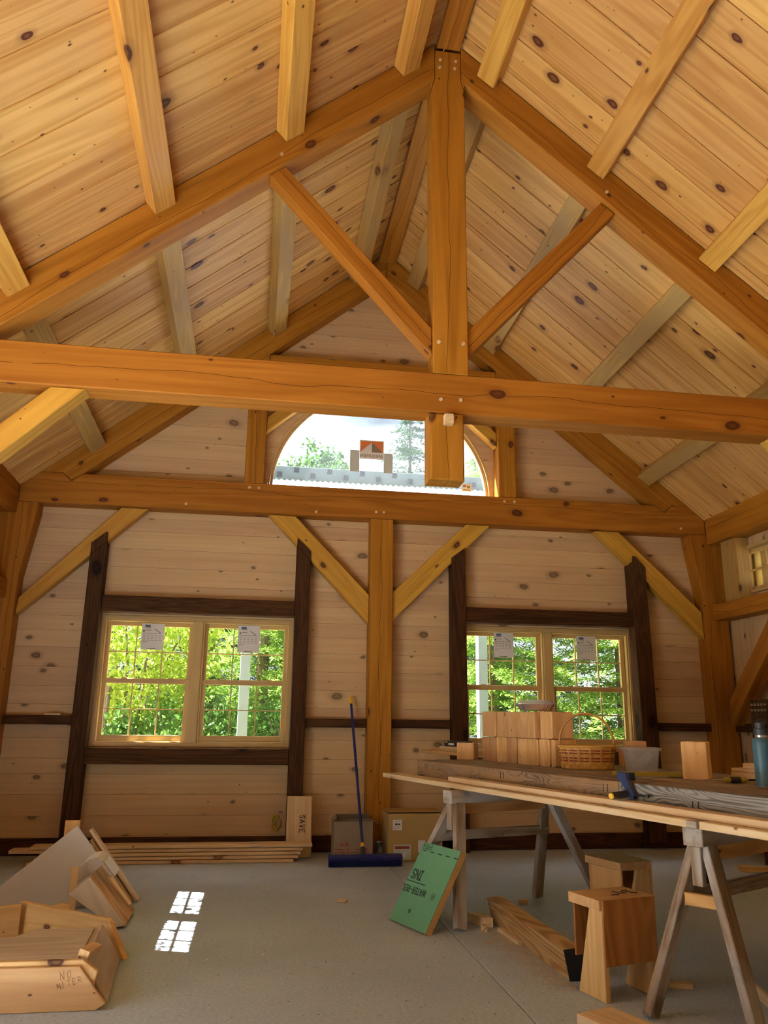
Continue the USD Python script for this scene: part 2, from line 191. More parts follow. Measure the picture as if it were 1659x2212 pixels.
def prism(poly, d, c=0.0):
    """A polygon in xy (counter-clockwise or not) extruded to z = d, its rims chamfered by c."""
    p = np.asarray(poly, float); keep = [i for i in range(len(p)) if np.linalg.norm(p[i] - p[i - 1]) > 1e-6]; p = p[keep]
    if np.sum(p[:, 0] * np.roll(p[:, 1], -1) - np.roll(p[:, 0], -1) * p[:, 1]) < 0: p = p[::-1]
    n = len(p); tri = mapbox_earcut.triangulate_float64(p, np.array([n], np.uint32)).reshape(-1, 3)
    t = p[tri]; sg = np.cross(np.c_[t[:, 1] - t[:, 0], np.zeros(len(t))], np.c_[t[:, 2] - t[:, 0], np.zeros(len(t))])[:, 2] < 0; tri[sg] = tri[sg][:, ::-1]
    if c > 0:
        e = np.roll(p, -1, 0) - p; e /= np.linalg.norm(e, axis=1, keepdims=True); nr = np.c_[-e[:, 1], e[:, 0]]; n0 = np.roll(nr, 1, 0)
        k = 1 + (nr * n0).sum(1); ins = p + c * (nr + n0) / np.maximum(k, 0.35)[:, None]
        layers = [(ins, 0.0), (p, c), (p, d - c), (ins, d)]
    else: layers = [(p, 0.0), (p, d)]
    v = np.vstack([np.c_[q, np.full(n, z)] for q, z in layers]); L = len(layers); f = [tri[:, ::-1], tri + (L - 1) * n]
    i = np.arange(n); j = (i + 1) % n
    for l in range(L - 1): f += [np.c_[l * n + i, l * n + j, (l + 1) * n + j], np.c_[l * n + i, (l + 1) * n + j, (l + 1) * n + i]]
    return v, np.vstack(f)
def panel(pts, a, n, d, c=0.003):
    """Points of a plane, extruded by d along n; a is the grain. Returns (v, f, matrix): local x runs along the grain."""
    pts = np.asarray(pts, float); n = unit(n); a = np.asarray(a, float); a = unit(a - n * (a @ n)); b = np.cross(n, a); o = pts.mean(0)
    q = (pts - o) @ np.c_[a, b]; v, f = prism(q, d, c); v = v - [0, 0, d / 2]
    return v, f, xf(o + n * d / 2, a, b)
def bar(p0, p1, w, h, up=(0, 0, 1), c=0.003):
    """A squared length of wood from p0 to p1; h along up, w across."""
    p0, p1 = V3(*p0), V3(*p1); a = unit(p1 - p0); up = np.asarray(up, float); b = unit(up - a * (up @ a)); n = np.cross(a, b)
    return panel([p0 - b * h / 2 - n * w / 2, p1 - b * h / 2 - n * w / 2, p1 + b * h / 2 - n * w / 2, p0 + b * h / 2 - n * w / 2], a, n, w, c)
def block(x0, x1, y0, y1, z0, z1, grain='x', c=0.003):
    """Axis-aligned box, grain along the given axis."""
    cx, cy, cz = (x0 + x1) / 2, (y0 + y1) / 2, (z0 + z1) / 2
    if grain == 'x': return bar((x0, cy, cz), (x1, cy, cz), y1 - y0, z1 - z0, (0, 0, 1), c)
    if grain == 'y': return bar((cx, y0, cz), (cx, y1, cz), x1 - x0, z1 - z0, (0, 0, 1), c)
    return bar((cx, cy, z0), (cx, cy, z1), y1 - y0, x1 - x0, (1, 0, 0), c)
def tube(pts, r, sides=10, caps=True, flat=1.0):
    p = np.asarray(pts, float); r = np.broadcast_to(r, (len(p),)); t = np.gradient(p, axis=0); t /= np.linalg.norm(t, axis=1, keepdims=True)
    ref = V3(0, 0, 1) if abs(t[0, 2]) < 0.9 else V3(1, 0, 0); A = []
    a = unit(np.cross(t[0], ref))
    for k in range(len(p)): a = unit(a - t[k] * (a @ t[k])); A.append(a)
    A = np.array(A); B = np.cross(t, A); g = np.arange(sides) * 2 * np.pi / sides
    v = (p[:, None] + r[:, None, None] * (np.cos(g)[None, :, None] * A[:, None] + flat * np.sin(g)[None, :, None] * B[:, None])).reshape(-1, 3); f = []
    for k in range(len(p) - 1):
        for s in range(sides): i, j = k * sides + s, k * sides + (s + 1) % sides; f += [(i, j, j + sides), (i, j + sides, i + sides)]
    if caps:
        v = np.vstack([v, p[:1], p[-1:]]); c0, c1 = len(v) - 2, len(v) - 1; e = (len(p) - 1) * sides
        for s in range(sides): f += [(c0, (s + 1) % sides, s), (c1, e + s, e + (s + 1) % sides)]
    return v, np.array(f)
def lathe(prof, sides=32):
    m = trimesh.creation.revolve(np.asarray(prof, float), sections=sides); return np.array(m.vertices), np.array(m.faces)
def join(*parts):
    v, f, n = [], [], 0
    for q in parts:
        a, b = np.asarray(q[0], float), np.asarray(q[1])
        if len(q) == 3: a = a @ q[2][:3, :3].T + q[2][:3, 3]
        v.append(a); f.append(b + n); n += len(a)
    return np.vstack(v), np.vstack(f)
def strokes(lines, w, d=0.0008):
    """Pen strokes in the xy plane as one thin mesh."""
    g = unary_union([LineString(l).buffer(w / 2, quad_segs=3) for l in lines]); out = []
    for q in getattr(g, 'geoms', [g]):
        m = trimesh.creation.extrude_polygon(q, d, engine='earcut'); out.append((np.array(m.vertices), np.array(m.faces)))
    return join(*out)
def text(s, h, bold=False):
    m = meshkit.text_mesh(s, h, 0.0008, bold); v = np.array(m.vertices); v[:, :2] -= (v[:, :2].min(0) + v[:, :2].max(0)) / 2
    return v, np.array(m.faces)
def pegs(parent, pts, n, mat='fresh', r=0.013, out=0.012):
    for p in pts:
        p = V3(*p); put('peg', tube([p + unit(n) * -0.004, p + unit(n) * out], r, 8), mat, parent)

# ---------------------------------------------------------------- the room's lines (metres)
XC, SL, YT, YW, YS = 1.253, 0.82, 5.06, 8.0, 8.2       # centre line, roof slope, truss plane, wall frame plane, siding plane
zr = lambda y: 6.42 - 0.029 * (y - 5.06)               # underside of the ceiling at the ridge
ceil_z = lambda x, y: zr(y) - SL * abs(x - XC)
CS = math.cos(math.atan(SL)); SN = math.sin(math.atan(SL))
UW = 3.80                                              # half width between the side walls
Y0, Y1 = -1.2, 8.42                                    # front and back ends

# ---------------------------------------------------------------- floor and ground
ground = put('ground', (V3((-60, -60, -0.16), (60, -60, -0.16), (60, 60, -0.16), (-60, 60, -0.16)), np.array([(0, 1, 2), (0, 2, 3)])), 'ground', label='open ground around the building', kind='structure')
floor = thing('floor', 'grey concrete slab floor with one sawn joint', kind='structure')
put('slab', block(XC - UW - .2, 1.234, Y0 - .15, Y1 + .15, -.15, 0, 'y', .003), 'concrete', floor)
put('slab', block(1.238, XC + UW + .2, Y0 - .15, Y1 + .15, -.15, 0, 'y', .003), 'concrete', floor)
put('joint_filler', block(1.234, 1.238, Y0 - .15, Y1 + .15, -.15, -.006, 'y', 0), 'gap', floor)

# ---------------------------------------------------------------- walls of boards
WIN1, WIN2 = (-1.494, 0.382, 0.942, 2.182), (2.103, 3.986, 0.942, 2.182)
ARC_C, ARC_R, ARC_Z = 1.2545, 1.215, 3.555                 # the half-round window
def arch_poly(r, z0=ARC_Z, n=40, cut=None):
    q = np.linspace(0, math.pi, n); return [(ARC_C + r * math.cos(t), z0 + 0.985 * r * math.sin(t)) for t in q]
def siding(wall, outline, holes, heights, along, at, n, thick, mat, horizontal=True, hide=()):
    """Boards clipped to the outline (in wall coordinates s, z); at(s, z) gives the point; along is the grain."""
    shape = Polygon(outline).difference(unary_union([Polygon(h) for h in holes])) if holes else Polygon(outline)
    x0, y0, x1, y1 = shape.bounds; k = 0; pos = y0 if horizontal else x0; end = y1 if horizontal else x1
    while pos < end:
        w = heights[k % len(heights)]; k += 1
        strip = sbox(x0 - 1, pos + .0008, x1 + 1, pos + w - .0008) if horizontal else sbox(pos + .0008, y0 - 1, pos + w - .0008, y1 + 1)
        g = shape.intersection(strip); pos += w
        for q in getattr(g, 'geoms', [g]):
            if q.area < .002 or q.geom_type != 'Polygon': continue
            pts = [at(*c) for c in list(q.simplify(.002).exterior.coords)[:-1]]
            put('board', panel(pts, along, n, thick + rnd.uniform(-.001, .001), .0012), mat, wall)
zb = zr(YS)
back_outline = [(XC - UW, 0), (XC + UW, 0), (XC + UW, zb - SL * UW), (XC, zb), (XC - UW, zb - SL * UW)]
rect = lambda a: [(a[0], a[2]), (a[1], a[2]), (a[1], a[3]), (a[0], a[3])]
holes = [rect(WIN1), rect(WIN2), arch_poly(ARC_R)]
wall_back = thing('wall_back', 'gable end wall of whitewashed horizontal pine boards', kind='structure')
siding(wall_back, back_outline, holes, [.155, .178, .187, .18, .138, .182, .14, .165, .17, .178, .185, .16, .142, .166], (1, 0, 0), lambda s, z: V3(s, YS + .02, z), (0, -1, 0), .02, 'wall')
def sheath(wall, outline, holes, at, n, d):
    g = Polygon(outline)
    for h in holes: g = g.difference(Polygon(h))
    cuts = sorted({round(c[0], 4) for h in holes for c in (h[0], h[1])} | {outline[0][0], outline[1][0]}) if holes else []
    parts = []
    for q in getattr(g, 'geoms', [g]):
        m = trimesh.creation.extrude_polygon(q, d, engine='earcut'); v = np.array(m.vertices)
        parts.append((np.array([at(x, y) + np.asarray(n, float) * z for x, y, z in v]), np.array(m.faces)))
    put('sheathing', join(*parts), 'backing', wall)
sheath(wall_back, back_outline, holes, lambda s, z: V3(s, YS + .021, z), (0, 1, 0), .14)

eave = lambda y: zr(y) - SL * UW
LEFT_X, RIGHT_X = XC - UW, XC + UW
TL = [(5.64, 6.46, 2.66, 3.16), (6.52, 7.34, 2.66, 3.16)]              # left transoms (y0, y1, z0, z1)
TR = [(6.76, 7.72, 2.53, 3.03), (5.70, 6.68, 2.53, 3.03)]              # right transoms
OPEN = (1.2, 3.85, 0, 3.0)
side_out = [(Y0, 0), (YS, 0), (YS, eave(YS) + .02), (Y0, eave(Y0) + .0)]
wall_left = thing('wall_left', 'left side wall with a wide open doorway and high small windows', kind='structure')
hl = [rect(t) for t in TL] + [rect(OPEN)]
siding(wall_left, side_out, hl, [.19, .16, .18], (0, 0, 1), lambda s, z: V3(LEFT_X - .02, s, z), (1, 0, 0), .02, 'wall', False)
sheath(wall_left, side_out, hl, lambda s, z: V3(LEFT_X - .021, s, z), (-1, 0, 0), .14)
wall_right = thing('wall_right', 'right side wall of upright whitewashed boards behind the table', kind='structure')
hr = [rect(t) for t in TR]
siding(wall_right, side_out, hr, [.17, .19, .16], (0, 0, 1), lambda s, z: V3(RIGHT_X + .02, s, z), (-1, 0, 0), .02, 'wall', False)
sheath(wall_right, side_out, hr, lambda s, z: V3(RIGHT_X + .021, s, z), (1, 0, 0), .14)
wall_front = thing('wall_front', 'front gable wall of pine boards behind the viewer', kind='structure')
zf = zr(Y0); fo = [(XC - UW, 0), (XC + UW, 0), (XC + UW, zf - SL * UW), (XC, zf), (XC - UW, zf - SL * UW)]
siding(wall_front, fo, [], [.30], (1, 0, 0), lambda s, z: V3(s, Y0 - .02, z), (0, 1, 0), .02, 'wall')
sheath(wall_front, fo, [], lambda s, z: V3(s, Y0 - .021, z), (0, -1, 0), .14)

# ---------------------------------------------------------------- ceiling boards, running from eave to ridge
ceiling = thing('ceiling', 'sloping ceiling of knotty pine boards under the roof', kind='structure')
BW = 0.2875; RUN = 3.86 / CS
y = 4.668 - BW * 20
while y < Y1:
    yc = y + BW / 2
    for sd in (-1, 1):
        dz = rnd.uniform(-.0015, .0015)
        p0 = V3(XC + sd * .004, yc, zr(yc) + dz); p1 = V3(XC + sd * 3.86, yc, zr(yc) - SL * 3.86 + dz); up = V3(sd * SN, 0, CS)
        lo, hi = max(y, Y0 - .1), min(y + BW, Y1)
        if hi - lo > .05:
            off = V3(0, (lo + hi) / 2 - yc, 0)
            put('board', bar(p0 + up * .011 + off, p1 + up * .011 + off, hi - lo - .0022, .022, up, .0018), 'ceil', ceiling)
    y += BW
for sd in (-1, 1):
    up = V3(sd * SN, 0, CS)
    q = [V3(XC, Y0 - .1, zr(Y0 - .1)), V3(XC + sd * 3.86, Y0 - .1, zr(Y0 - .1) - SL * 3.86), V3(XC + sd * 3.86, Y1, zr(Y1) - SL * 3.86), V3(XC, Y1, zr(Y1))]
    put('sheathing', panel([p + up * .026 for p in q], (0, 1, 0), unit(np.cross(q[1] - q[0], q[3] - q[0])) * (1 if np.cross(q[1] - q[0], q[3] - q[0])[2] > 0 else -1), .12, 0), 'under', ceiling)

# ---------------------------------------------------------------- timber frame
def timber(name, geo, mat, label, cat='beam', group=None, peg=None):
    t = thing(name, label, cat, group=group); put('timber', geo, mat, t)
    if peg: pegs(t, *peg)
    return t
put('ridge_cap', block(XC - .25, XC + .25, Y0 - .1, Y1, zr(Y0) + .06, zr(Y0) + .30, 'y', 0), 'under', ceiling)
def xz(pts, y0, y1, grain, c=.006):                       # an outline in the x-z plane, from y0 back to y1
    return panel([V3(x, y1, z) for x, z in pts], (grain[0], 0, grain[1]), (0, -1, 0), y1 - y0, c)
def solo(name, geo, mat, label, cat='beam', group=None):
    return put(name, geo, mat, label=label, cat=cat, group=group)

# near truss
RD = 0.322                                                # vertical depth of a rafter below the boards
def rafter_pts(sd, y, u_in, u_out, low, heel=True):
    top = lambda u: zr(y) - SL * u - .009; bot = lambda u: top(u) - RD
    ua = (zr(y) - .009 - RD - low) / SL; ub = (zr(y) - .009 - low) / SL
    pts = [(u_in, bot(u_in)), (u_in, top(u_in)), (min(u_out, ub), max(low, top(u_out)))]
    if heel: pts += [(3.20, low), (3.12, low - .07), (ua, low)]
    else: pts += [(ua, low)]
    return [(XC + sd * u, z) for u, z in pts]
TT, TB = 3.550, 3.262
tie = timber('tie_beam', block(XC - 3.50, XC + 3.50, YT, YT + .2, TB, TT, 'x', .007), 'beam', 'long heavy tie beam crossing the whole view below the king post')
pegs(tie, [(1.178, YT, 3.355), (1.318, YT, 3.36)], (0, -1, 0)); pegs(tie, [(-2.1, YT, 3.4), (4.6, YT, 3.4)], (0, -1, 0))
kp = thing('king_post', 'tall king post of the near truss, its end hanging below the tie beam', 'post')
hd = .102; kz = zr(YT) - .15
put('post', xz([(XC - .125, TT + .002), (XC + .125, TT + .002), (XC + .125, 5.93), (XC + hd, 6.0), (XC + hd, kz), (XC - hd, kz), (XC - hd, 6.0), (XC - .125, 5.93)], YT, YT + .2, (0, 1), .006), 'beam', kp)
put('pendant', xz([(1.102, 2.782), (1.342, 2.782), (1.342, TB - .002), (1.102, TB - .002)], YT + .004, YT + .19, (0, 1), .012), 'beam', kp)
put('wedge', block(1.193, 1.262, YT - .045, YT + .003, 3.168, 3.238, 'y', .006), 'fresh', kp)
pegs(kp, [(1.165, YT, 3.785), (1.343, YT, 3.785)], (0, -1, 0), r=.014)
pegs(kp, [(1.19, YT, 6.18), (1.186, YT, 6.11), (1.315, YT, 6.185), (1.305, YT, 6.115)], (0, -1, 0), r=.012, out=.008)
for sd, w in ((-1, 'left'), (1, 'right')):
    pts = rafter_pts(sd, YT, .128, 3.5, TT, False); top = zr(YT) - .009
    pts = [(XC + sd * .128, top - RD - SL * .128), (XC + sd * .128, 5.93), (XC + sd * (hd + .003), 6.003), (XC + sd * (hd + .003), top - SL * (hd + .003))] + pts[2:]
    r = timber('rafter', xz(pts, YT, YT + .2, (CS, -sd * SN), .006), 'beam', 'heavy %s rafter of the near truss, from the king post down out of the frame' % w)
    um = 1.24; pegs(r, [(XC + sd * um, YT, top - SL * um - RD * .72)], (0, -1, 0), r=.012)
    # strut from the king post up to the rafter
    ub = lambda u: top - RD - SL * u - .003
    a0, a1 = 3.70, 3.905; s_ = 1.10; u1 = (ub(0) - a0 + s_ * .128) / (s_ + SL); u2 = (ub(0) - a1 + s_ * .128) / (s_ + SL)
    timber('strut', xz([(XC + sd * .128, a0), (XC + sd * u1, ub(u1)), (XC + sd * u2, ub(u2)), (XC + sd * .128, a1)], YT + .035, YT + .16, (.67 * sd, .74), .006), 'brace' if 0 else 'beam', 'slanting strut from the king post up to the %s rafter of the near truss' % w, 'brace')
    # knee brace under the tie and the post that carries it
    u3, u4 = 2.63, 2.415; dz = 3.512 - u3
    solo('knee_brace', xz([(XC + sd * u3, TB - .003), (XC + sd * u4, TB - .003), (XC + sd * 3.512, TB - .003 - (3.512 - u4)), (XC + sd * 3.512, TB - .003 - dz)], YT + .02, YT + .17, (-.7 * sd, .7), .006), 'brace', 'light knee brace under the %s end of the near tie beam' % w, 'brace')
    solo('post', block(min(XC + sd * 3.515, XC + sd * 3.765), max(XC + sd * 3.515, XC + sd * 3.765), YT, YT + .25, 0, 3.10, 'z', .006), 'beam', 'square post on the %s side carrying the near truss' % w, 'post')

# frame against the gable wall
WT, WB = 3.538, 3.232
zw = zr(YW)
ti = (zw - .003 - WT) / SL; te = 3.585
notch = lambda sd: [(XC + sd * 3.205, WT), (XC + sd * 3.12, WT - .075), (XC + sd * ((zw - .006 - RD - WT) / SL), WT)]
outl = [(XC - te, WB), (XC + te, WB), (XC + te, zw - .004 - SL * te), (XC + ti, WT)] + notch(1) + notch(-1)[::-1] + [(XC - ti, WT), (XC - te, zw - .004 - SL * te)]
wtie = timber('tie_beam', xz(outl, YW, YS - .003, (1, 0), .006), 'beam', 'tie beam along the gable wall under the half-round window')
pegs(wtie, [(-.135, YW, 3.49), (-.04, YW, 3.49), (.55, YW, 3.27), (1.17, YW, 3.30), (1.25, YW, 3.30), (2.55, YW, 3.49), (2.66, YW, 3.49), (4.55, YW, 3.29), (-.75, YW, 3.285)], (0, -1, 0), r=.015, out=.006)
for sd, w in ((-1, 'left'), (1, 'right')):
    t0 = zw - .010
    pts = [(XC + sd * .0015, t0 - RD), (XC + sd * .0015, t0), (XC + sd * (ti - .003), WT + .002), (XC + sd * 3.203, WT + .002), (XC + sd * 3.12, WT - .07), (XC + sd * ((zw - .006 - RD - WT) / SL + .002), WT + .002)]
    timber('rafter', xz(pts, YW, YS - .003, (CS, -sd * SN), .006), 'beam', 'heavy %s rafter lying against the far gable wall' % w)
    xi, xo = (3.515, 3.768)
    timber('post', xz([(XC + sd * xi, 0), (XC + sd * xo, 0), (XC + sd * xo, WB - .003), (XC + sd * 3.398, WB - .003), (XC + sd * 3.398, 3.15), (XC + sd * 3.50, 2.50)], YW, YS - .003, (0, 1), .006), 'beam', '%s corner post flaring out at its top under the far tie beam' % w, 'post')
    solo('wall_plate', block(min(XC + sd * te, XC + sd * 3.79), max(XC + sd * te, XC + sd * 3.79), Y0 + .02, YW - .002, 3.115, eave(4) + SL * .215 - .03, 'y', .006), 'beam', 'long plate beam at the eave along the %s wall' % w)
timber('post', block(1.120, 1.352, YW, YS - .003, 0, WB - .003, 'z', .006), 'beam', 'middle post of the gable wall between the two pairs of windows', 'post')
for name, pts, lb in (
    ('knee_brace', [(-2.248, 2.132), (-1.115, WB - .003), (-1.375, WB - .003), (-2.235, 2.300)], 'knee brace in the left corner of the gable wall'),
    ('knee_brace', [(1.117, 2.15), (1.117, 2.445), (.345, WB - .003), (.075, WB - .003)], 'knee brace left of the middle post of the gable wall'),
    ('knee_brace', [(1.355, 2.185), (2.405, WB - .003), (2.14, WB - .003), (1.355, 2.475)], 'knee brace right of the middle post of the gable wall'),
    ('knee_brace', [(4.75, 2.10), (4.745, 2.385), (3.85, WB - .003), (3.585, WB - .003)], 'knee brace in the right corner of the gable wall')):
    solo(name, xz(pts, YW + .055, YW + .17, (.7, .7 if pts[0][0] in (-2.248, 1.355) else -.7), .005), 'brace', lb, 'brace')
for sd, w in ((-1, 'left'), (1, 'right')):
    a, b = (-.192, .003) if sd < 0 else (2.497, 2.690)
    zt = lambda x: zw - .008 - RD - SL * abs(x - XC)
    solo('gable_post', xz([(a, WT + .003), (b, WT + .003), (b, zt(b)), (a, zt(a))], YW + .002, YS - .003, (0, 1), .006), 'beam', 'short post on the far tie beam just %s of the half-round window' % w, 'post')
    e = .007 if sd < 0 else 2.493; q = 1 if sd < 0 else -1
    solo('corner_brace', xz([(e, 4.115), (e + q * .785, 4.802), (e + q * .60, 4.802), (e, 4.275)], YW + .05, YS - .03, (.75 * q, .66), .004), 'brace', 'small brace across the upper %s corner over the half-round window' % w, 'brace')
solo('collar_beam', block(.006, 2.494, YW + .02, YS - .003, 4.806, 4.985, 'x', .005), 'beam', 'short collar beam high on the gable wall over the half-round window')
# purlins and ridge
for sd, w in ((-1, 'left'), (1, 'right')):
    for k, s1 in enumerate((.56, 1.67, 2.785, 3.92)):
        for bay, (ya, yb), mt, bl in ((0, (Y0, YT - .008), 'purlin', 'before the near truss'), (1, (YT + .202, YW - .002), 'purlin_far', 'behind the near truss')):
            up = V3(sd * SN, 0, CS); al = V3(sd * CS, 0, -SN); sm = s1 - .083
            f_ = lambda yy: V3(XC, yy, zr(yy)) + al * sm - up * .064
            solo('purlin', bar(f_(ya), f_(yb), .166, .120, up, .004), mt, 'pine purlin on the %s slope, %s from the ridge, %s' % (w, ('first', 'second', 'third', 'fourth')[k], bl))
for (ya, yb), bl in (((Y0, YT - .003), 'from the king post towards the viewer'), ((YT + .203, YW - .003), 'from the king post back to the gable wall')):
    f_ = lambda yy: V3(XC, yy, zr(yy))
    q = [(-.09, -.142), (.09, -.142), (.09, -.09 * SL - .004), (0, -.004), (-.09, -.09 * SL - .004)]
    a = unit(f_(yb) - f_(ya)); L = np.linalg.norm(f_(yb) - f_(ya)); v, f = prism(q, L, .003)
    solo('ridge_beam', ((np.c_[v[:, 2], -v[:, 0], v[:, 1]]), f, xf(f_(ya), a, (-1, 0, 0))), 'beam', 'ridge beam at the peak of the roof running ' + bl)
# right wall frame
solo('girt', block(XC + te, XC + 3.79, YT + .253, YW - .002, 2.29, 2.455, 'y', .005), 'beam', 'horizontal girt along the right wall below the high small window')
solo('girt', block(XC - 3.79, XC - te, YT + .253, YW - .002, 2.29, 2.455, 'y', .005), 'beam', 'horizontal girt along the left wall below the high small windows')
solo('stud', block(RIGHT_X - .15, RIGHT_X - .002, 7.56, 7.84, 2.458, 3.112, 'z', .004), 'purlin_far', 'short pale stud between girt and plate beside the corner post', 'stud')
q = [(7.797, 1.20), (7.797, 1.46), (6.93, 2.287), (6.66, 2.287)]
solo('knee_brace', panel([V3(XC + 3.56, y_, z_) for y_, z_ in q], (0, -.7, .7), (1, 0, 0), .14, .005), 'beam', 'dark knee brace from the right corner post up to the girt', 'brace')

# ---------------------------------------------------------------- windows
def bars2d(parent, name, x0, x1, z0, z1, w, y0, y1, at, mat='sash', c=.003, ws=None):
    """Four rails of a rectangular frame, drawn in wall coordinates; at(s, y, z) gives the point."""
    ws = ws or (w, w, w, w)                              # left, right, bottom, top
    put(name, panel([at(x0, y1, z0), at(x0 + ws[0], y1, z0), at(x0 + ws[0], y1, z1), at(x0, y1, z1)], at(0, 0, 1) - at(0, 0, 0), at(0, y0, 0) - at(0, y1, 0), y1 - y0, c), mat, parent)
    put(name, panel([at(x1 - ws[1], y1, z0), at(x1, y1, z0), at(x1, y1, z1), at(x1 - ws[1], y1, z1)], at(0, 0, 1) - at(0, 0, 0), at(0, y0, 0) - at(0, y1, 0), y1 - y0, c), mat, parent)
    for a, b in ((z0, z0 + ws[2]), (z1 - ws[3], z1)):
        put(name, panel([at(x0 + ws[0], y1, a), at(x1 - ws[1], y1, a), at(x1 - ws[1], y1, b), at(x0 + ws[0], y1, b)], at(1, 0, 0) - at(0, 0, 0), at(0, y0, 0) - at(0, y1, 0), y1 - y0, c), mat, parent)
def sash(win, x0, x1, z0, z1, y, at, stile, bottom, top, cols, rows, glass='glass', mw=.011):
    """A sash: frame, muntins, one pane of glass in each light."""
    win = part('sash', win)
    bars2d(win, 'sash_rail', x0, x1, z0, z1, stile, y, y + .034, at, ws=(stile, stile, bottom, top))
    a, b, c, d = x0 + stile, x1 - stile, z0 + bottom, z1 - top
    for k in range(1, cols):
        s = a + (b - a) * k / cols; put('muntin', panel([at(s - mw / 2, y + .028, c), at(s + mw / 2, y + .028, c), at(s + mw / 2, y + .028, d), at(s - mw / 2, y + .028, d)], at(0, 0, 1) - at(0, 0, 0), at(0, 0, 0) - at(0, 1, 0), .022, .002), 'sash', win)
    for k in range(1, rows):
        s = c + (d - c) * k / rows; put('muntin', panel([at(a, y + .027, s - mw / 2), at(b, y + .027, s - mw / 2), at(b, y + .027, s + mw / 2), at(a, y + .027, s + mw / 2)], at(1, 0, 0) - at(0, 0, 0), at(0, 0, 0) - at(0, 1, 0), .020, .002), 'sash', win)
    for i in range(cols):
        for k in range(rows):
            s0, s1 = a + (b - a) * i / cols, a + (b - a) * (i + 1) / cols; t0, t1 = c + (d - c) * k / rows, c + (d - c) * (k + 1) / rows
            pp = [at(s0, y + .017, t0), at(s1, y + .017, t0), at(s1, y + .017, t1), at(s0, y + .017, t1)]
            put('pane', (np.array(pp), np.array([(0, 1, 2), (0, 2, 3)])), glass, win)
at_back = lambda s, y, z: V3(s, y, z)
def double_hung(x0, x1, z0, z1, label):
    win = thing('window_%d' % double_hung.n, label, kind='structure'); double_hung.n += 1
    mid = (x0 + x1) / 2; bars2d(win, 'frame', x0 + .002, x1 - .002, z0 + .002, z1 - .002, .040, YS - .004, YS + .15, at_back, ws=(.040, .040, .038, .040))
    put('mullion', block(mid - .046, mid + .046, YS - .006, YS + .15, z0 + .040, z1 - .042, 'z', .004), 'sash', win)
    for a, b in ((x0 + .042, mid - .046), (mid + .046, x1 - .042)):
        bars2d(win, 'stop', a, b, z0 + .040, z1 - .042, .014, YS + .012, YS + .055, at_back, c=.003)
        zm = z0 + .605
        sash(win, a + .002, b - .002, zm - .008, z1 - .046, YS + .10, at_back, .046, .045, .046, 3, 2)
        sash(win, a + .014, b - .014, z0 + .054, zm + .030, YS + .060, at_back, .040, .055, .045, 3, 2)
        for q in (.22, .74):
            lx = a + (b - a) * q; put('sash_lock', block(lx, lx + .055, YS + .062, YS + .088, zm + .031, zm + .043, 'x', .004), 'sash', win)
    return win
double_hung.n = 1
double_hung(*WIN1, 'left pair of pine sash windows with small panes in the gable wall')
double_hung(*WIN2, 'right pair of pine sash windows with small panes, partly hidden behind the stacked blocks')
w3 = thing('window_3', 'half-round fixed window high in the gable wall', kind='structure')
def arc_ring(r0, r1, y0, y1, n=48, zb=ARC_Z):
    q = np.linspace(0, math.pi, n); o = [(ARC_C + r1 * math.cos(t), zb + .985 * r1 * math.sin(t)) for t in q] + [(ARC_C + r0 * math.cos(t), zb + .985 * r0 * math.sin(t)) for t in q[::-1]]
    return panel([V3(x, y1, z) for x, z in o], (1, 0, 0), (0, -1, 0), y1 - y0, 0)
put('frame', arc_ring(1.19, ARC_R - .002, YS - .004, YS + .13), 'sash', w3); put('sash_rail', arc_ring(1.160, 1.188, YS + .03, YS + .09), 'sash', w3)
put('sill_rail', block(ARC_C - 1.19, ARC_C + 1.19, YS - .003, YS + .13, ARC_Z, ARC_Z + .022, 'x', .003), 'sash', w3)
ap = arch_poly(1.17, ARC_Z + .02); v_ = np.array([V3(x, YS + .06, z) for x, z in ap]); put('pane', (v_, mapbox_earcut.triangulate_float64(np.array(ap), np.array([len(ap)], np.uint32)).reshape(-1, 3)), 'archglass', w3)
at_l = lambda s, y, z: V3(LEFT_X - (y - YS), s, z); at_r = lambda s, y, z: V3(RIGHT_X + (y - YS), s, z)
for k, (a, b, c, d) in enumerate(TL + TR):
    at = at_l if k < 2 else at_r
    w = thing('window_%d' % (4 + k), ('high small window in the left wall, nearer the viewer', 'high small window in the left wall, nearer the gable', 'high small window in the right wall beside the corner post', 'high small window in the right wall outside the picture')[k], kind='structure')
    bars2d(w, 'frame', a + .002, b - .002, c + .002, d - .002, .028, YS - .03, YS + .13, at, ws=(.028, .028, .028, .028))
    sash(w, a + .032, b - .032, c + .032, d - .032, YS + .04, at, .042, .042, .042, 3, 2, mw=.022)

# ---------------------------------------------------------------- dark stained trim of the gable wall
tn = [0]
def trim(geo, label, mat='dark'):
    tn[0] += 1; return put('trim_%d' % tn[0], geo, mat, label=label, kind='structure')
DY0, DY1 = YW + .028, YS - .022                            # front and back of the dark uprights
def upright(pts, lap, label):
    """A dark upright scribed under a knee brace, a thin tongue lapping over the brace's front."""
    tn[0] += 1; t = thing('trim_%d' % tn[0], label, kind='structure')
    put('post', xz(pts, DY0, DY1, (0, 1), .005), 'dark', t); put('tongue', xz(lap, DY0, YW + .053, (0, 1), .003), 'dark', t)
be = lambda x: 2.125 + (x + 2.255) * (WB - .003 - 2.125) / 1.14 - .006           # underside of the left corner brace
upright([(-1.640, .002), (-1.495, .002), (-1.474, be(-1.474)), (-1.622, be(-1.622))], [(-1.622, be(-1.622) + .001), (-1.474, be(-1.474) + .001), (-1.476, 2.965), (-1.490, 2.972), (-1.600, 2.875), (-1.621, 2.86)], 'dark barn wood upright left of the left windows')
b2 = lambda x: WB - .003 - (x - .075) * (WB - .003 - 2.15) / 1.042 - .006
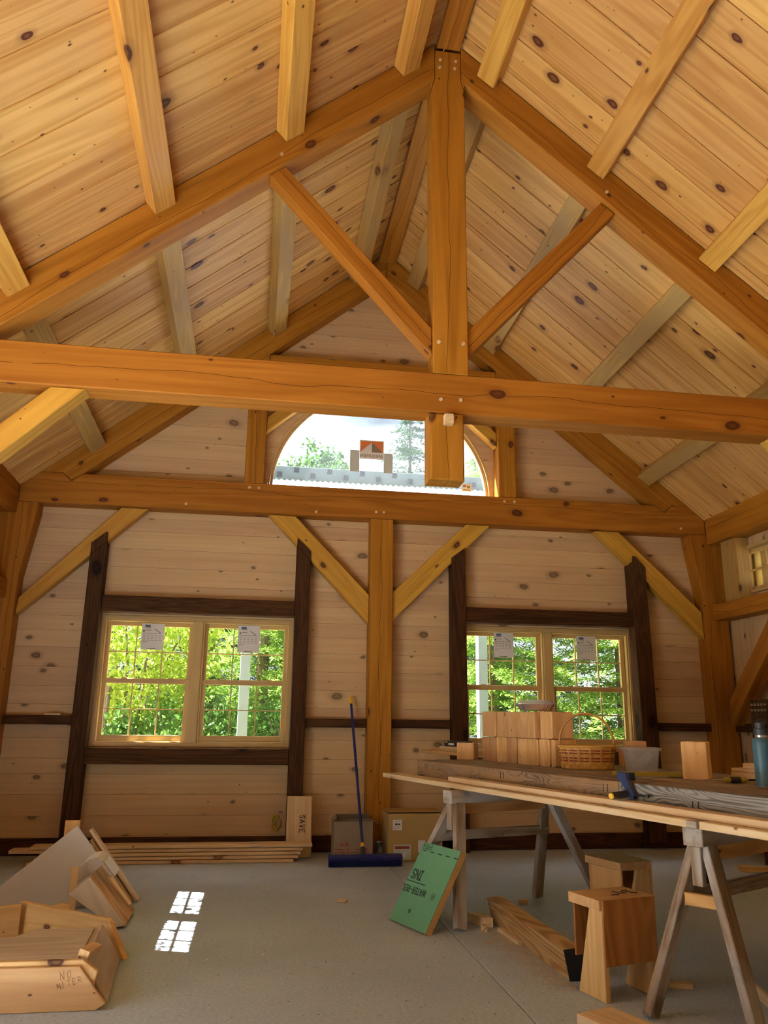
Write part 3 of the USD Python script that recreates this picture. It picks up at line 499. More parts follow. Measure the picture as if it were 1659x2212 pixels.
upright([(.374, .002), (.514, .002), (.515, b2(.515)), (.374, b2(.374))], [(.374, b2(.374) + .001), (.515, b2(.515) + .001), (.515, 2.86), (.374, 2.995)], 'dark barn wood upright right of the left windows')
b3 = lambda x: 2.185 + (x - 1.355) * (WB - .003 - 2.185) / 1.05 - .006
upright([(1.974, .002), (2.130, .002), (2.122, b3(2.122)), (1.974, b3(1.974))], [(1.974, b3(1.974) + .001), (2.122, b3(2.122) + .001), (2.122, 2.975), (1.974, 2.862)], 'dark barn wood upright left of the right windows')
b4 = lambda x: WB - .003 - (x - 3.585) * (WB - .003 - 2.10) / 1.165 - .006
upright([(3.972, .07), (4.150, .07), (4.118, b4(4.118)), (3.945, b4(3.945))], [(3.945, b4(3.945) + .001), (4.118, b4(4.118) + .001), (4.118, 2.845), (4.01, 2.965), (3.985, 2.965), (3.978, 2.90), (3.945, 2.89)], 'dark barn wood upright right of the right windows')
for x0, x1, w in ((-1.472, .372, 'left'), (2.125, 3.968, 'right')):
    trim(block(x0, x1, DY0 + .014, YS - .024, 2.197, 2.352, 'x', .006), 'dark barn wood header over the %s windows' % w)
    trim(block(x0 - (.018 if w == 'left' else 0), x1, DY0 + .012, YS - .024, .795, .936, 'x', .006), 'dark barn wood sill under the %s windows' % w)
for x0, x1, w in ((-2.258, -1.632, 'between the left corner post and the left windows'), (.517, 1.117, 'left of the middle post'), (1.355, 1.972, 'right of the middle post'), (4.14, 4.765, 'between the right windows and the corner post')):
    trim(block(x0, x1, YW + .085, YS - .022, 1.141, 1.223, 'x', .005), 'dark rail at eye level ' + w)
trim(block(RIGHT_X - .075, RIGHT_X - .002, 7.70, YW - .003, 1.141, 1.223, 'y', .005), 'short dark rail on the right wall behind the corner post')
bb = thing('baseboard_back', 'dark reddish baseboard along the gable wall', kind='structure')
for x0, x1 in ((-2.258, -1.645), (-1.49, .37), (.52, 1.117), (1.356, 1.97), (2.135, 3.96), (3.965, 4.765)): put('board', block(x0, x1, YS - .034, YS - .0015, .002, .148, 'x', .004), 'dark', bb)
put('baseboard_right', block(RIGHT_X - .034, RIGHT_X - .002, 5.32, YW - .003, .002, .148, 'y', .004), 'dark', label='dark baseboard along the right wall', kind='structure')
put('baseboard_left', block(LEFT_X + .002, LEFT_X + .034, 5.32, YW - .003, .002, .148, 'y', .004), 'dark', label='dark baseboard along the left wall', kind='structure')

# ---------------------------------------------------------------- paper stickers on the glass
def sticker(x0, x1, z0, z1, y, label):
    t = thing('window_sticker', label, 'sticker', ((x0 + x1) / 2, y, (z0 + z1) / 2), 'paper stickers on the sash windows'); w, hh = x1 - x0, z1 - z0
    put('sheet', block(x0, x1, y, y + .0012, z0, z1, 'x', 0), 'paper', t)
    Y = y - .0006; f = lambda a, b, c, d, mt, nm: put(nm, block(x0 + a * w, x0 + b * w, Y, y, z1 - d * hh, z1 - c * hh, 'x', 0), mt, t)
    f(.14, .38, .05, .13, 'blueink', 'emblem'); f(.14, .40, .145, .165, 'blueink', 'emblem')
    f(.07, .13, .26, .32, 'ink', 'print'); f(.17, .42, .24, .275, 'greyink', 'print'); f(.06, .86, .36, .385, 'greyink', 'print')
    for k in range(4):
        for j in range(5): f(.08 + .17 * j, .08 + .17 * j + .11, .44 + .065 * k, .462 + .065 * k, 'greyink', 'print')
    f(.06, .28, .70, .72, 'greyink', 'print'); f(.30, .66, .955, .975, 'ink', 'print')
    q = [(.52, .20), (.60, .20), (.86, .34), (.80, .37)]; put('print', panel([V3(x0 + a * w, y, z1 - b * hh) for a, b in q], (1, 0, 0), (0, -1, 0), .0006, 0), 'greyink', t)
for x0, x1, z0, z1, lb in ((-1.112, -.893, 1.862, 2.118, 'far left of the four window stickers, upper sash of the left windows'), (-.172, .046, 1.855, 2.124, 'window sticker on the second upper sash from the left, over the green porch post'),
                           (2.487, 2.703, 1.870, 2.130, 'window sticker on the left upper sash of the right windows'), (3.405, 3.620, 1.860, 2.116, 'far right of the four window stickers, upper sash of the right windows')):
    sticker(x0, x1, z0, z1, YS + .098, lb)
lg = thing('window_sticker', 'square maker sticker with orange roof emblem on the half-round window', 'sticker', (1.15, YS + .05, 4.07))
Y = YS + .056; put('sheet', block(1.017, 1.282, Y, Y + .001, 3.957, 4.170, 'x', 0), 'paper', lg)
put('emblem', block(1.027, 1.272, Y - .0006, Y, 4.035, 4.160, 'x', 0), 'orangeink', lg)
put('emblem', panel([V3(1.027, Y - .0006, 4.035), V3(1.150, Y - .0006, 4.150), V3(1.150, Y - .0006, 4.035)], (1, 0, 0), (0, -1, 0), .0006, 0), 'paper', lg)
put('emblem', panel([V3(1.272, Y - .0006, 4.035), V3(1.150, Y - .0006, 4.150), V3(1.150, Y - .0006, 4.035)], (1, 0, 0), (0, -1, 0), .0006, 0), 'tanink', lg)
for z_ in (4.07, 4.105): put('emblem', block(1.027, 1.272, Y - .0012, Y - .0006, z_, z_ + .003, 'x', 0), 'greyink', lg)
tv, tf = text('ANDERSEN', .034, True); put('lettering', (tv, tf), 'tanink', lg, xf((1.149, Y - .0006, 3.994), (-1, 0, 0), (0, 0, 1), (0, 1, 0)))
for x0, x1, z0, z1, lb in ((.914, 1.0155, 3.806, 4.050, 'grey film strip left of the emblem sticker on the half-round window'), (1.2835, 1.380, 3.808, 4.032, 'grey film strip right of the emblem sticker on the half-round window')):
    put('film_strip', block(x0, x1, Y, Y + .001, z0, z1, 'z', 0), 'film', label=lb, cat='sticker')
cs = thing('window_sticker', 'small certificate sticker in the lower right corner of the half-round window', 'sticker', (2.2, Y, 3.69))
put('sheet', block(2.153, 2.258, Y, Y + .001, 3.652, 3.740, 'x', 0), 'paper', cs)
for a, b, c, d in ((2.165, 2.20, 3.70, 3.725), (2.21, 2.245, 3.69, 3.72), (2.17, 2.24, 3.665, 3.675)): put('print', block(a, b, Y - .0006, Y, c, d, 'x', 0), 'tanink', cs)

# ---------------------------------------------------------------- outdoors
def porch_post(x, y, h, label): put('porch_post', block(x - .068, x + .068, y - .068, y + .068, -.16, h, 'z', .008), 'vinyl', label=label, cat='post')
porch_post(-.11, 11.1, 4.50, 'pale green porch post outside, behind the left windows'); porch_post(3.145, 11.1, 4.50, 'pale porch post outside, at the left edge of the right windows')
pg = thing('porch_beam', 'pale porch beam outside seen through the half-round window', 'beam', (1.3, 11.1, 4.5))
put('timber', block(-2.6, 5.2, 11.03, 11.17, 4.505, 4.70, 'x', .006), 'vinyl', pg)
for k in range(16):
    for r_ in (0, 1): put('joist_block', block(-2.4 + .47 * k + .235 * r_, -2.4 + .47 * k + .235 * r_ + .075, 10.985, 11.028, 4.535 + .075 * (1 - r_), 4.600 + .075 * (1 - r_), 'y', .004), 'ink', pg)
for k in range(17):
    x = -2.5 + .47 * k; solo('porch_rafter', bar((x, 11.02, 4.42), (x, 8.65, 3.36), .05, .11, c=.004), 'vinyl', 'white porch rafter outside under the clear roof sheet, seen through the half-round window', 'rafter', 'porch rafters outside')
xs = np.linspace(-2.6, 5.2, 400); zz = .012 * np.sin(xs * 2 * np.pi / .078)
va = np.r_[[V3(x, 11.02, 4.495 + z) for x, z in zip(xs, zz)], [V3(x, 8.62, 3.42 + z) for x, z in zip(xs, zz)]]; i_ = np.arange(399)
va = np.vstack([va, va + [0, 0, .003]]); n_ = 800
put('porch_roof_sheet', (va, np.vstack([np.c_[i_, i_ + 1, i_ + 401], np.c_[i_, i_ + 401, i_ + 400], np.c_[i_ + n_, i_ + 401 + n_, i_ + 1 + n_], np.c_[i_ + n_, i_ + 400 + n_, i_ + 401 + n_]])), 'corrugated', label='clear corrugated porch roof sheet outside the half-round window', cat='roof sheet')

def sprays(rows):
    """Flat needle sprays / leaves as thin diamonds: rows of (centre, along, across)."""
    c, a, b = (np.array(q) for q in rows)
    v = np.stack([c - a * .15, c + a * .45 + b, c + a, c + a * .45 - b], 1).reshape(-1, 3); i = np.arange(len(c)) * 4
    return v, np.vstack([np.c_[i, i + 1, i + 2], np.c_[i, i + 2, i + 3]])
def spruce(name, label, x, y, hgt, rad, mat, dens=1.0, z0=.2, seed=1, zmax=99, front=None):
    g = np.random.default_rng(seed); t = thing(name, label, 'tree', (x, y, -.16))
    put('trunk', tube([(x, y, -.16), (x, y, hgt * .5), (x, y, hgt)], [.06 + hgt * .012, .04 + hgt * .007, .01], 8), 'bark', t)
    C, A, B = [], [], []; z = z0
    while z < min(hgt * .98, zmax):
        L = rad * (1 - z / hgt) ** .75 * 1.02 + .08; nb = int(9 + 7 * (1 - z / hgt))
        for k in range(nb):
            th = g.uniform(0, 2 * math.pi) if front is None else g.uniform(front[0], front[1])
            l = L * g.uniform(.72, 1.08); dr = V3(math.cos(th), math.sin(th), 0); ns = max(5, int(l / .075 * dens))
            s = (np.arange(ns) + g.uniform(0, 1, ns)) / ns; s = s ** .8
            base = V3(x, y, z + g.uniform(-.1, .1)); ctr = base + dr * l * s[:, None] + V3(0, 0, 1) * (l * (.18 * s - .34 * s ** 2))[:, None]
            for side in (-1, 1):
                dirn = dr + side * np.cross((0, 0, 1), dr) * g.uniform(.75, 1.15, ns)[:, None] + V3(0, 0, 1) * g.uniform(-.45, .15, ns)[:, None]; dirn /= np.linalg.norm(dirn, axis=1)[:, None]
                ln_ = (.10 + .26 * l * (1 - s) * .55 + .05) * g.uniform(.7, 1.25, ns)
                for sub in (.0, .25, .5, .75):
                    o = ctr + dirn * (ln_ * sub)[:, None] * .8; d2 = dirn + g.normal(0, .35, (ns, 3)); d2 /= np.linalg.norm(d2, axis=1)[:, None]
                    ac = np.cross(d2, V3(0, 0, 1) + g.normal(0, .45, (ns, 3))); ac /= np.linalg.norm(ac, axis=1)[:, None]
                    sz = g.uniform(.06, .115, ns)[:, None]; C.append(o); A.append(d2 * sz); B.append(ac * sz * .14)
        z += g.uniform(.16, .24)
    put('foliage', sprays((np.vstack(C), np.vstack(A), np.vstack(B))), mat, t, kind='stuff')
def shrub(name, label, x, y, z0, z1, rx, ry, mat, n, size, seed, cat='shrub'):
    g = np.random.default_rng(seed); t = thing(name, label, cat, (x, y, -.16))
    for k in range(6):
        q = g.uniform(-.6, .6, 2); put('stem', tube([(x + q[0] * .2, y + q[1] * .2, -.16), (x + q[0] * rx * .6, y + q[1] * ry * .6, z0 + (z1 - z0) * .45), (x + q[0] * rx * 1.3, y + q[1] * ry * 1.3, z0 + (z1 - z0) * .85)], [.03, .02, .008], 6), 'bark', t)
    cl = int(n / 45); cen = g.normal(0, 1, (cl, 3)); cen /= np.linalg.norm(cen, axis=1)[:, None]; cen *= g.uniform(.35, 1, (cl, 1)) ** .5
    P_ = np.repeat(cen, 45, 0) * [rx, ry, (z1 - z0) / 2] + g.normal(0, .11, (cl * 45, 3)) + [x, y, (z0 + z1) / 2]
    a = g.normal(0, 1, P_.shape) + [0, 0, -.5]; a /= np.linalg.norm(a, axis=1)[:, None]; b = np.cross(a, g.normal(0, 1, P_.shape)); b /= np.linalg.norm(b, axis=1)[:, None]
    s = g.uniform(.6, 1.2, (len(P_), 1)) * size
    put('foliage', sprays((P_, a * s, b * s * .30)), mat, t, kind='stuff')
FR = (math.pi + .15, 2 * math.pi - .15)
spruce('spruce_tree', 'bright young spruce outside behind the post in the left windows', .15, 13.6, 5.6, 1.75, 'spruce', 1.1, seed=3)
spruce('spruce_tree', 'bright spruce outside filling the left half of the right windows', 4.0, 13.6, 6.2, 2.1, 'spruce', 1.1, seed=5)
spruce('spruce_tree', 'bright spruce outside filling the right half of the right windows', 6.1, 13.0, 5.8, 2.1, 'spruce', 1.1, seed=6)
spruce('spruce_tree', 'dark spruce outside, deep behind the left windows', -.9, 16.8, 7.0, 2.4, 'spruce_dark', .9, seed=8)
spruce('spruce_tree', 'dark spruce outside, right behind the bright young spruce', 1.6, 16.0, 6.2, 2.3, 'spruce_dark', .9, seed=9)
spruce('spruce_tree', 'dark spruce outside between the two bright ones', 5.0, 16.4, 6.6, 2.5, 'spruce_dark', .9, seed=10)
spruce('spruce_tree', 'dark spruce outside beyond the right end of the right windows', 8.4, 16.2, 6.4, 2.6, 'spruce_dark', .8, seed=11)
spruce('spruce_tree', 'dark spruce outside at the far left of the left windows', -3.4, 17.0, 6.2, 2.4, 'spruce_dark', .8, seed=12)
spruce('pine_tree', 'tall conifer rising behind the half-round window', 3.9, 20.5, 9.6, 2.6, 'spruce_dark', .8, seed=14, z0=2.2)
shrub('leafy_bush', 'tall yellow-green bush outside, left side of the left windows', -1.75, 12.6, .9, 3.3, 1.25, .8, 'leaf', 11000, .085, 21)
shrub('leafy_bush', 'darker green bush low outside the left windows', -1.0, 12.0, -.1, 1.55, 1.2, .6, 'leaf_dark', 8000, .08, 22)
shrub('leafy_bush', 'low green bush outside, right end of the left windows', .7, 12.4, -.1, 1.5, .8, .6, 'leaf_dark', 5000, .075, 23)
shrub('leafy_tree', 'pale leafy tree top behind the left side of the half-round window', 1.35, 19.5, 4.2, 8.0, 1.15, 1.0, 'leaf_dark', 7000, .13, 24, 'tree')
shrub('leafy_bush', 'green bush outside the small high window of the right wall', 8.6, 9.5, -.1, 4.6, 1.6, 2.4, 'leaf', 9000, .10, 25)
shrub('climbing_bush', 'leafy bush outside against the left wall below its high windows', LEFT_X - .60, 6.5, 2.3, 3.54, .20, 1.0, 'leaf_dark', 2000, .06, 26)
put('dead_post', tube([(-2.05, 12.0, -.16), (-2.03, 12.0, 1.2), (-2.0, 12.0, 1.78)], [.07, .065, .06], 10), 'bark', label='weathered stub post outside at the left edge of the left windows', cat='post')

# ---------------------------------------------------------------- along the gable wall
for k, (a, b, y0, dz) in enumerate(((-1.80, .430, 7.640, 0), (-1.74, .472, 7.652, 0), (-1.70, .492, 7.645, .001), (-1.95, .512, 7.655, 0), (-1.78, .592, 7.648, 0))):
    solo('lumber_board', block(a, b, y0, y0 + .185, .001 + .0305 * k, .0305 * k + .0268, 'x', .004), 'fresh', 'long pine board on the floor under the left windows, %s of the stack' % ('bottom', 'second from bottom', 'middle', 'second from top', 'top')[k], 'board', 'boards stacked under the left windows')
sv = thing('save_board', 'upright pine offcut with the word SAVE written down it, right of the left windows', 'board', (.48, 7.95, 0))
SA = V3(.482, 7.925, .262); su = unit(V3(0, .075, 1)); 
svp = put('plank', bar(SA - su * .262, SA + su * .262, .022, .226, (1, 0, 0), .003), 'fresh', sv)
put('plank', bar(SA - su * .262 + [.012, .026, 0], SA + su * .255 + [.012, .026, 0], .022, .222, (1, 0, 0), .003), 'fresh', sv)
S_ = [[(.030, .86), (.012, .90), (-.012, .87), (-.004, .80), (.018, .76), (.022, .70), (0, .66), (-.024, .69)]]
let = {'S': [[(.9, .85), (.5, 1), (.1, .8), (.3, .55), (.75, .42), (.9, .2), (.5, 0), (.05, .15)]], 'A': [[(0, 0), (.45, 1), (.95, 0)], [(.15, .38), (.8, .38)]], 'V': [[(0, 1), (.4, 0), (.8, 1)]], 'U': [[(0, 1), (.1, .25), (.4, 0), (.75, .3), (.85, 1)]], 'E': [[(.8, 1), (0, 1), (0, 0), (.85, 0)], [(0, .52), (.65, .52)]],
       'N': [[(0, 0), (.05, 1), (.75, 0), (.8, 1)]], 'O': [[(.4, 0), (.05, .3), (.1, .8), (.45, 1), (.8, .75), (.8, .25), (.4, 0)]], 'M': [[(0, 0), (.1, 1), (.45, .3), (.8, 1), (.95, 0)]], 'I': [[(.2, 0), (.2, 1)]], 'T': [[(0, 1), (.8, 1)], [(.4, 1), (.4, 0)]], 'R': [[(0, 0), (0, 1), (.6, .95), (.65, .6), (.05, .5), (.8, 0)]]}
def handwriting(s, h, w, gap=.3):
    out, x = [], 0.0
    for i, ch in enumerate(s):
        if ch == ' ': x += h * .6; continue
        for l in let[ch]: out.append([(x + a * h * .62, b * h) for a, b in l])
        x += h * (.62 + gap)
    return strokes(out, w)
put('lettering', handwriting('SAVE', .050, .0052, .22), 'ink', svp, xf(SA + [.005, -.0120, .10] - su * .0, -su, (1, 0, 0)))
put('rail_block', block(-1.892, -1.752, YW + .10, YW + .145, 1.2245, 1.243, 'x', .003), 'fresh', label='small flat offcut lying on the dark rail at the far left', cat='block')
wc = thing('cable_coil', 'small coil of yellow electrical cable on the wall under the left windows', 'cable', (.275, YS - .01, .265))
q = np.linspace(0, 6 * math.pi, 70); put('coil', tube([V3(.278 + (.038 + .004 * math.sin(3.1 * t)) * math.cos(t), YS - .012 - .0016 * t / 2, .265 + (.066 + .006 * math.sin(2.3 * t)) * math.sin(t)) for t in q], .0055, 7), 'wire', wc, smooth=True)
put('bundle', tube([V3(.262 + .006 * math.sin(t), YS - .04, .205 + .012 * t) for t in np.linspace(0, 9, 20)], .0055, 7), 'wire', wc, smooth=True)
# push broom
br = thing('push_broom', 'blue push broom with a long blue handle leaning on the wall', 'broom', (1.03, 7.38, 0))
hp = [(-.035, .052), (.035, .052), (.038, .075), (.026, .098), (-.026, .098), (-.038, .075)]
v, f = prism(hp, .64, .006); put('head', (np.c_[v[:, 2] - .32, v[:, 0], v[:, 1]], f[:, ::-1] if 0 else f), 'blue', br, xf((1.03, 7.385, 0)) @ np.diag([1, 1, 1, 1.0]))
bl = []
for k in range(76):
    for r_ in (-1, 0, 1):
        x = -.312 + .624 * k / 75; y = r_ * .022; s = .0042; bl.append(tube([(x, y, .054), (x + rnd.uniform(-.004, .004), y * 1.35 + rnd.uniform(-.003, .003), .001)], s, 4))
put('bristles', join(*bl), 'bristle', br, xf((1.03, 7.385, 0)), kind='stuff')
h0, h1 = V3(1.012, 7.40, .105), V3(.961, 8.135, 1.440); hd_ = unit(h1 - h0)
put('socket', tube([h0 - hd_ * .02, h0 + hd_ * .05], [.026, .018], 12), 'blackplastic', br, smooth=40); put('collar', tube([h0 + hd_ * .05, h0 + hd_ * .085], .0175, 12), 'yellow', br, smooth=40)
bh = put('handle', tube([h0 + hd_ * .085, h1 - hd_ * .085], .0125, 12), 'blue', br, smooth=40); put('grip', tube([h1 - hd_ * .085, h1 - hd_ * .02, h1], [.016, .015, .009], 12), 'yellow', bh, smooth=40)
# boxes and can
b1 = thing('cardboard_box', 'open greyish cardboard box left of the middle post', 'box', (.96, 7.84, 0)); X0, X1, Yf, Yb, H = .790, 1.145, 7.735, 7.975, .322
bfr = put('front', block(X0, X1, Yf, Yf + .005, 0.001, H, 'x', .001), 'cardboard', b1); put('back', block(X0, X1, Yb - .005, Yb, 0.001, H, 'x', .001), 'cardboard', b1)
put('side', block(X0, X0 + .005, Yf + .005, Yb - .005, .001, H, 'y', .001), 'cardboard', b1); put('side', block(X1 - .005, X1, Yf + .005, Yb - .005, .001, H, 'y', .001), 'cardboard', b1); put('bottom', block(X0 + .005, X1 - .005, Yf + .005, Yb - .005, .001, .006, 'x', 0), 'cardboard', b1)
put('flap', panel([V3(X0, Yb, H), V3(X1, Yb, H), V3(X1 - .01, Yb - .05, H + .045), V3(X0 + .04, Yb - .05, H + .045)], (1, 0, 0), (0, -.7, -.7), .004, 0), 'cardboard', b1)
put('flap', panel([V3(X0, Yf + .01, H), V3(X0, Yb - .01, H), V3(X0 + .03, Yb - .03, H + .03), V3(X0 + .03, Yf + .03, H + .03)], (0, 1, 0), (-.7, 0, .7), .004, 0), 'cardboard', b1)
put('flap', panel([V3(X1, Yf + .01, H), V3(X1, Yb - .01, H), V3(X1 + .05, Yb - .02, H - .02), V3(X1 + .06, Yf + .02, H - .02)], (0, 1, 0), (.4, 0, .9), .004, 0), 'cardboard', b1)
for z_, a, b in ((.135, .15, .42), (.118, .16, .40), (.080, .04, .46), (.080, .55, .92), (.056, .04, .40), (.056, .46, .90), (.032, .05, .50)):
    n = int((b - a) * 26)
    for i in range(n):
        if rnd.random() < .8: put('print', block(X0 + .355 * (a + (b - a) * i / n), X0 + .355 * (a + (b - a) * (i + .72) / n), Yf - .0006, Yf, z_, z_ + .011, 'x', 0), 'redink', bfr)
b2_ = thing('cardboard_box', 'tall closed brown cardboard box right of the middle post, with a white label', 'box', (1.5, 7.8, 0)); X0, X1, Yf, Yb, H = 1.262, 1.760, 7.60, 7.93, .402
put('body', block(X0, X1, Yf, Yb, .001, H, 'x', .004), 'cardboard_y', b2_); put('lid_flap', panel([V3(X0 + .002, Yf + .004, H), V3(X1, Yf + .004, H), V3(X1, Yb, H + .022), V3(X0 + .002, Yb, H + .022)], (1, 0, 0), (0, 0, 1), .004, 0), 'cardboard_y', b2_)
lab = put('label', block(1.303, 1.387, Yf - .001, Yf, .262, .350, 'x', 0), 'paper', b2_)
for a, b, c, d in ((1.315, 1.375, .335, .339), (1.325, 1.345, .305, .320), (1.350, 1.372, .307, .318), (1.312, 1.378, .290, .293), (1.312, 1.37, .277, .280)): put('print', block(a, b, Yf - .0016, Yf - .001, c, d, 'x', 0), 'greyink' if d - c < .01 else 'ink', lab)
slip = put('packing_slip', block(1.312, 1.470, Yf - .001, Yf, .012, .140, 'x', 0), 'film', b2_); put('print', block(1.325, 1.455, Yf - .0016, Yf - .001, .105, .128, 'x', 0), 'redink', slip); put('print', panel([V3(1.375, Yf - .001, .04), V3(1.43, Yf - .001, .085), V3(1.415, Yf - .001, .05), V3(1.425, Yf - .001, .035)], (1, 0, 0), (0, -1, 0), .0008, 0), 'paper', slip)
put('label', block(1.535, 1.60, Yf - .001, Yf, .075, .175, 'x', 0), 'paper', b2_)
cn = thing('drink_can', 'tall black and silver drink can between the two cardboard boxes', 'can', (1.197, 7.70, 0))
put('body', lathe([(0, .001), (.024, .001), (.032, .010), (.033, .014), (.033, .138), (.027, .152), (.026, .155), (.024, .151), (0, .150)]), 'blackplastic', cn, xf((1.197, 7.70, 0)), smooth=30)
put('label_band', lathe([(.0332, .02), (.0336, .02), (.0336, .05), (.0332, .05)]), 'greyink', cn, xf((1.197, 7.70, 0)), smooth=30); put('top', lathe([(0, .1505), (.0245, .1515), (.0262, .156), (.0272, .1525), (.0262, .1505), (0, .1495)]), 'steel', cn, xf((1.197, 7.70, 0)), smooth=30)
for k in range(5): put('print', tube([V3(1.197 + .0338 * math.cos(-1.75 + .22 * k), 7.70 + .0338 * math.sin(-1.75 + .22 * k), .062 + .012 * (k % 2)), V3(1.197 + .0338 * math.cos(-1.75 + .22 * k), 7.70 + .0338 * math.sin(-1.75 + .22 * k), .10 + .014 * (k % 3))], .0022, 5), 'greyink', cn)

# ---------------------------------------------------------------- work table on sawhorses
TO = V3(1.072, 6.748, 0); TD = unit(V3(.253, -.967, 0)); TP = V3(-TD[1], TD[0], 0)     # along the table towards the viewer, and across it
tab = lambda t, q, z: TO + TD * t + TP * q + V3(0, 0, z)
tblock = lambda t0, t1, q0, q1, z0, z1, c=.003: bar(tab(t0, (q0 + q1) / 2, (z0 + z1) / 2), tab(t1, (q0 + q1) / 2, (z0 + z1) / 2), q1 - q0, z1 - z0, (0, 0, 1), c)
def sawhorse(E, F, feet, label):
    """Crossbar from E to F; feet: near left, near right, far left, far right."""
    t = thing('sawhorse', label, 'sawhorse', (E[0], E[1], 0)); E, F = V3(*E, .730), V3(*F, .730); c = unit(F - E); n = np.cross(c, (0, 0, 1)); zt = .690
    put('crossbar', bar(E, F, .098, .080, (0, 0, 1), .004), 'horse', t)
    for i, p in enumerate(feet):
        sd = -1 if i % 2 == 0 else 1; near = i < 2
        top = (E + c * .075 if near else F - c * .075) + n * sd * .030; top[2] = zt; p0 = V3(p[0], p[1], .012); ax = unit(top - p0)
        put('leg', bar(p0, top, .078, .040, np.cross(c, ax), .004), 'horse', t)
    put('spacer', bar(E + c * .03 + [0, 0, -.042], E + c * .03 + [0, 0, -.205], .035, .050, n, .003), 'horse', t)
    at_ = lambda k, f_: V3(*feet[k], 0) + (E + c * .075 - V3(*feet[k], 0)) * f_
    a, b = at_(0, .62), at_(1, .62); m = (a + b) / 2; put('tie_piece', bar(a + (m - a) * .16 + [0, 0, .02], b - (b - m) * .16 + [0, 0, .02], .03, .052, (0, 0, 1), .003), 'ply', t) if label.startswith('near') else None
    fa = V3(*feet[2], 0) + (F - V3(*feet[2], 0)) * .62; na = at_(0, .62)
    put('stretcher', bar(na + [0, 0, .02], fa + [0, 0, .02], .03, .062, (0, 0, 1), .003), 'horse', t)
    put('apron', bar(E + c * .13 + [0, 0, -.075] + n * .012, F - c * .12 + [0, 0, -.075] + n * .012, .016, .066, (0, 0, 1), .002), 'ply', t)
    return t
sawhorse((1.30, 5.47), (2.19, 5.86), ((1.05, 5.74), (1.290, 5.125), (2.075, 5.99), (2.44, 5.70)), 'far sawhorse under the left end of the work table')
sawhorse((1.955, 3.555), (2.83, 4.03), ((1.742, 3.625), (2.02, 3.27), (2.76, 4.22), (3.04, 3.80)), 'near sawhorse with grey-edged legs at the right edge of the picture')
solo('long_board', tblock(0, 3.335, 0, .145, .772, .804), 'fresh', 'long thin pine board along the front of the table, the lower one', 'board')
solo('end_block', tblock(3.34, 3.40, -.012, .05, .772, .803), 'horse', 'small end-grain block between the lower front boards, on the near sawhorse', 'block')
solo('long_board', tblock(3.405, 4.9, 0, .145, .772, .804), 'fresh', 'pine board continuing the lower front board past the near sawhorse', 'board')
solo('long_board', tblock(1.02, 4.9, .050, .140, .805, .838), 'fresh', 'long thin pine board along the front of the table, the upper one', 'board')
solo('grey_plank', tblock(.36, 1.5, .148, .245, .772, .797), 'deck', 'short grey plank sticking out under the left end of the weathered beam', 'board')
for k, (t0, t1, mt, lb) in enumerate(((.33, 2.705, 'lvl', 'brown weathered beam with wavy grain on the table, left half'), (2.709, 4.9, 'lvl_grey', 'grey weathered beam with wavy grain on the table, right half'))):
    b = thing('weathered_beam', lb, 'beam', tab(t0, .18, .8))
    fc = put('face', tblock(t0, t1, .150, .186, .798, .918, .003), mt, b)
    for j in range(3): put('lamination', tblock(t0 + .012, t1 - .001, .189 + .034 * j, .220 + .034 * j, .798, .919 - .001 * j, .002), 'deck', b)
    for tt in ((.46, 1.55, 2.58) if k == 0 else (3.22,)):
        for d_ in (0, .035): put('saw_cut', tblock(tt + d_, tt + d_ + .006, .1492, .150, .84 if k else .86, .90 if k == 0 else .868, 0), 'gap', fc)
for j in range(7): solo('deck_plank', tblock(.36 + rnd.uniform(-.03, .03), 4.9, .292 + .142 * j, .292 + .142 * j + .139, .884, .920 + rnd.uniform(-.001, .001), .003), 'deck', 'grey weathered plank of the table top, %s from the front' % ('first', 'second', 'third', 'fourth', 'fifth', 'sixth', 'back one, seventh')[j], 'plank', 'grey planks of the table top')
for j, tt in enumerate((1.15, 3.0)): solo('table_bearer', tblock(tt, tt + .08, .30, 1.26, .772, .8835, .003), 'deck', 'grey bearer under the table planks, %s' % ('far end', 'near end')[j], 'bearer')
# blocks
TZ = .9215
def tb(t0, t1, q0, z0, z1, label, depth=.185, grain='z', clip=0):
    d = (q0 + q0 + depth) / 2; mt = 'block'; t0 += .0035; t1 -= .0035
    if clip: solo('wood_block', panel([tab(t0, q0, z0), tab(t1, q0, z0), tab(t1, q0, z1), tab(t0 + clip, q0, z1), tab(t0, q0, z1 - clip)], (0, 0, 1), TP, depth, .004), mt, label, 'block', 'stacked wood blocks on the table'); return
    solo('wood_block', bar(tab((t0 + t1) / 2, d, z0), tab((t0 + t1) / 2, d, z1), t1 - t0, depth, TP, .008), mt, label, 'block', 'stacked wood blocks on the table')
for t0, t1, z1, q0, lb in ((.552, .757, 1.098, .600, 'leftmost in the bottom row'), (.785, .930, 1.101, .585, 'second from left in the bottom row'), (.934, 1.076, 1.102, .580, 'third in the bottom row, grey streaked'), (1.082, 1.345, 1.100, .582, 'wide fourth in the bottom row'), (1.349, 1.473, 1.100, .588, 'fifth in the bottom row'), (1.477, 1.530, 1.099, .594, 'right end of the bottom row behind the basket')):
    tb(t0, t1, q0, TZ, z1, 'upright pine block, ' + lb)
tb(.555, .762, .602, 1.1035, 1.290, 'upright pine block, left end of the top row'); tb(.785, 1.075, .595, 1.1035, 1.286, 'wide pine block, second in the top row')
tb(1.082, 1.352, .560, 1.1035, 1.283, 'wide pine block with a clipped corner in the top row', .20, clip=.035); tb(1.358, 1.505, .595, 1.1035, 1.284, 'pine block at the right end of the top row')
